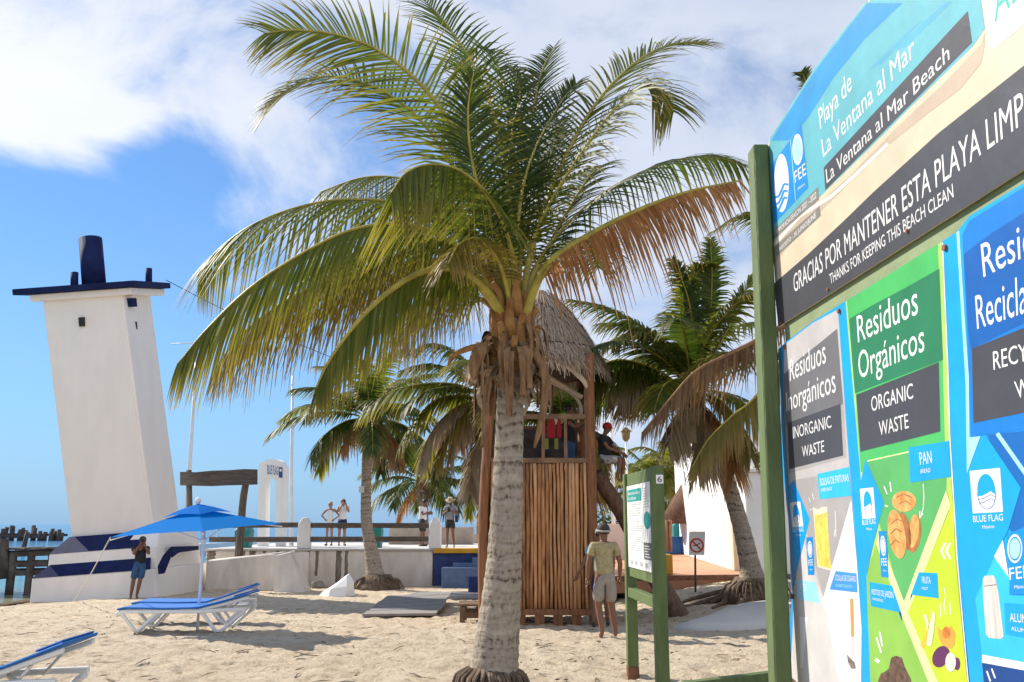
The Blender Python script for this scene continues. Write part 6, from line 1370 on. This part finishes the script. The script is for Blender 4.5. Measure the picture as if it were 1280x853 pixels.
    if shirt:
        n = []; e = []; g = .022
        p0 = v['pelvis']+Vector((0, 0, -.02 if not dress else -.30))
        pts = []
        if dress: pts += [(X(v['pelvis']+Vector((0, 0, -.30))), r(.17, .14))]
        pts += [(X(v['pelvis']+Vector((0, 0, -.03))), r(.150+g, .115+g)), (X(v['waist']), r(.125+g+belly, .10+g+belly)), (X(v['chest']), r(.140+g, .105+g)), (X(v['chest'].lerp(v['neck'], .60)), r(.112+g, .078+g)), (X(v['chest'].lerp(v['neck'], .86)), r(.075, .068))]
        chain(n, e, pts); ci = len(pts)-2
        if sleeve > 0:
            for S_ in 'LR':
                sh, el, wr = v['sh'+S_], v['el'+S_], v['wr'+S_]
                q = [(X(sh), r(.062+g*.7)), (X(sh.lerp(el, min(sleeve, .5))), r(.052+g*.7))]
                if sleeve > .5: q += [(X(sh.lerp(el, sleeve)), r(.046+g*.7))]
                chain(n, e, q, ci)
        skin_obj('dress' if dress else 'shirt', n, e, shirt, t, root=0)
    if bottoms:
        n = []; e = []; g = .020
        chain(n, e, [(X(v['waist']+Vector((0, 0, -.03))), r(.116+g, .092+g)), (X(v['pelvis']), r(.138+g, .106+g))])
        for S_ in 'LR':
            hp, kn, an = v['hip'+S_], v['kn'+S_], v['an'+S_]
            q = [(X(hp), r(.092+g)), (X(hp.lerp(kn, .5)), r(.080+g))]
            if leg > .5: q += [(X(hp.lerp(kn, min(leg, 1))), r(.070+g))]
            if leg > 1: q += [(X(kn.lerp(an, .5)), r(.06+g)), (X(kn.lerp(an, leg-1)), r(.05+g))]
            chain(n, e, q, 1)
        skin_obj('shorts' if leg <= 1.1 else 'trousers', n, e, bottoms, t, root=1)
    if shoes:
        for S_ in 'LR':
            an = v['an'+S_]; fd = v.get('toe'+S_, an+Vector((.015 if S_ == 'L' else -.015, -.15, -.055)))
            mb = MB(); mb.tube([X(an+Vector((0, .05, -.055))), X(an.lerp(fd, .3)+Vector((0, 0, -.05))), X(fd+Vector((0, 0, -.0))), X(fd+(fd-an).normalized()*.03)], [.036*s, .044*s, .043*s, .02*s], 10, ell=.7); mb.build('shoe', shoes, t)
    t['_x'] = 0; del t['_x']
    return t, X, v
def cloth(name, c, var=.12, scale=10): return mat(name, c, .85, var, scale, .2, 25)
C_BLACK = cloth('cloth_black', (.018, .018, .022)); C_DENIM = cloth('cloth_denim', (.03, .09, .20)); C_WHITE = cloth('cloth_white', (.74, .74, .74), .05); C_NAVY = cloth('cloth_navy', (.015, .025, .08))
C_OLIVE = mat('cloth_olive_print', (.30, .25, .12), .85, .3, 22, .3, 30, c2=(.43, .375, .215)); C_KHAKI = cloth('cloth_khaki', (.30, .27, .23)); C_DARK = cloth('cloth_dark', (.04, .038, .035)); C_GREY = cloth('cloth_grey', (.30, .32, .36)); C_SKY = cloth('cloth_sky', (.10, .40, .62)); C_RED = cloth('cloth_red', (.30, .015, .02))
HAIRD = mat('hair_dark', (.018, .012, .01), .5, .2, 20); HAIRG = mat('hair_grey', (.30, .26, .22), .6, .2, 20); STRAW = mat('straw_hat', (.45, .35, .20), .8, .2, 30, .4); DGREY = mat('dark_cap', (.05, .045, .04), .8, .2, 10); BANDG = mat('hat_band_grey', (.40, .37, .32), .8); CAMB = mat('camera_black', (.015, .015, .017), .4)
SHOE = mat('shoe_dark', (.05, .04, .035), .6); SHOEW = mat('shoe_pale', (.5, .48, .45), .6)
# 1 by the lighthouse, photographing
arms_cam = dict(elL=(.20, -.13, 1.22), wrL=(.075, -.24, 1.46), elR=(-.20, -.13, 1.22), wrR=(-.075, -.24, 1.46))
gp1 = P(172, 741, 24.55); gp1.z = g0(gp1.x, 24.55)
d_ = dict(arms_cam); d_.update(anR=(-.17, .0, .085), knR=(-.14, -.02, .48), head=(.02, -.03, 1.585), knL=(.03, -.06, .49), anL=(-.02, -.02, .085))
t, X, v = person('person in black top and blue knee shorts photographing beside the lighthouse', gp1, R(28), 1.62, d_, SKIN2, C_BLACK, .45, C_DENIM, .95, HAIRD, build=1.12)
mb = MB(); mb.box(X((0, -.20, 1.60)), (.13, .07, .09), R(28)); tag(mb.build('camera', CAMB, None, .006), 'small black camera held up by the person at the lighthouse', 'camera')
# 2, 3 the couple
PT = TOP+.002
c2 = P(412, 660, 34); t, X, v = person('woman in white dress with hands on hips on the promenade', (c2.x, 34, PT), R(-5), 1.62, dict(elL=(.36, .06, 1.16), wrL=(.19, -.03, 1.02), elR=(-.36, .06, 1.16), wrR=(-.19, -.03, 1.02)), SKIN, C_WHITE, 0, None, hair=HAIRG, dress=True, shoes=SHOE, bun=True)
c3 = P(427, 660, 34); t, X, v = person('man in white vest and navy shorts taking a picture beside the woman in white dress', (c3.x, 34.1, PT), R(22), 1.74, arms_cam, SKIN, C_WHITE, .12, C_NAVY, .75, HAIRG, shoes=SHOE, build=1.12)
mb = MB(); mb.box(X((0, -.20, 1.60)), (.12, .06, .08), R(22)); tag(mb.build('camera', CAMB, None, .006), 'small dark camera held by the man in navy shorts', 'camera')
# 4 looking down sideways
c4 = P(528, 660, 33.2); t, X, v = person('man in white shirt and dark shorts looking down by the white rail post', (c4.x, 33.2, PT), R(70), 1.70, dict(head=(0, -.08, 1.57), neck=(0, -.03, 1.44), elL=(.20, -.10, 1.14), wrL=(.10, -.26, 1.17), elR=(-.20, -.10, 1.14), wrR=(-.08, -.27, 1.20)), SKIN2, C_WHITE, .6, C_DARK, .98, HAIRD, shoes=SHOE, tilt=(R(25), 0), build=1.08)
# 5 straw hat
c5 = P(563, 660, 31.0); t, X, v = person('person in straw hat and grey top with dark shorts at the head of the steps', (c5.x, 30.9, PT+.02), R(-8), 1.66, dict(elL=(.26, -.04, 1.14), wrL=(.08, -.22, 1.26), elR=(-.26, -.04, 1.14), wrR=(-.05, -.23, 1.26), knL=(.11, -.04, .48), anL=(.15, .0, .085)), SKIN2, C_GREY, .55, C_DARK, .62, HAIRD, hat='sun', hatm=STRAW, shoes=SHOEW, tilt=(R(18), 0))
mb = MB(); mb.box(X((.24, -.06, .98)), (.10, .18, .24), R(-8)); tag(mb.build('shoulder_bag', C_DARK, None, .03, 2), 'dark shoulder bag hanging at the side of the person in the straw hat', 'bag')
mb = MB(); mb.box(X((.01, -.32, 1.29)), (.09, .02, .15), R(-8)); tag(mb.build('phone', CAMB, None, .004), 'dark phone held in front by the person in the straw hat', 'phone')
# 6 man with his back to us, walking
g6 = G(757, 797); t, X, v = person('man in olive print shirt and khaki shorts walking away past the watch tower', (g6.x, g6.y, g6.z), R(184), 1.66,
    dict(knR=(-.11, -.05, .49), anR=(-.16, -.02, .085), knL=(.10, -.02, .49), anL=(.06, .06, .085), elL=(.25, .03, 1.11), wrL=(.26, -.02, .87), elR=(-.25, .03, 1.11), wrR=(-.25, -.06, .88)), SKIN2, C_OLIVE, .62, C_KHAKI, .98, HAIRD, hat='band', hatm=(DGREY, BANDG), build=1.08, tilt=(R(-6), 0))
# 7 companion beyond
g7 = G(748, 787); t, X, v = person('person in sky blue sleeves half hidden behind the man in the olive shirt', (g7.x+.10, g7.y+.35, g7.z), R(176), 1.62,
    dict(elR=(-.22, .02, 1.13), wrR=(-.20, -.04, .88), elL=(.30, .02, 1.12), wrL=(.42, -.03, .88), knL=(.12, -.06, .49), anL=(.14, .03, .085), knR=(-.08, -.1, .5), anR=(-.1, -.16, .085)), SKIN2, C_SKY, .55, C_NAVY, .75, HAIRD, hat='cap', hatm=C_WHITE, shoes=SHOE)
# 8 child sitting on the log by the tower
seat = P(756, 574, 16.35)
t, X, v = person('child in red cap and dark shirt sitting beside the tower on the log', (seat.x, 16.35, seat.z-.78), R(62), 1.45,
    dict(knL=(.10, -.40, .90), anL=(.10, -.34, .50), knR=(-.10, -.40, .90), anR=(-.10, -.32, .50), toeL=(.11, -.46, .44), toeR=(-.11, -.44, .44), elL=(.22, -.16, 1.14), wrL=(.14, -.36, 1.02), elR=(-.22, -.16, 1.14), wrR=(-.10, -.38, 1.04), head=(0, -.07, 1.57)), SKIN2, C_BLACK, .6, mat('cloth_patterned', (.60, .60, .60), .85, .3, 25, c2=(.12, .12, .16)), .95, HAIRD, hat='cap', hatm=C_RED, tilt=(R(14), 0))
# 9 standing inside the tower
p9 = P(711, 545, 16.7)
t, X, v = person('person in black shirt and blue jeans standing inside the watch tower', (p9.x, 16.7, FLZ), R(75), 1.66, dict(elL=(.18, -.18, 1.25), wrL=(.10, -.36, 1.36), elR=(-.18, -.16, 1.25), wrR=(-.10, -.36, 1.38)), SKIN2, C_BLACK, .5, C_DENIM, 1.85, HAIRD)
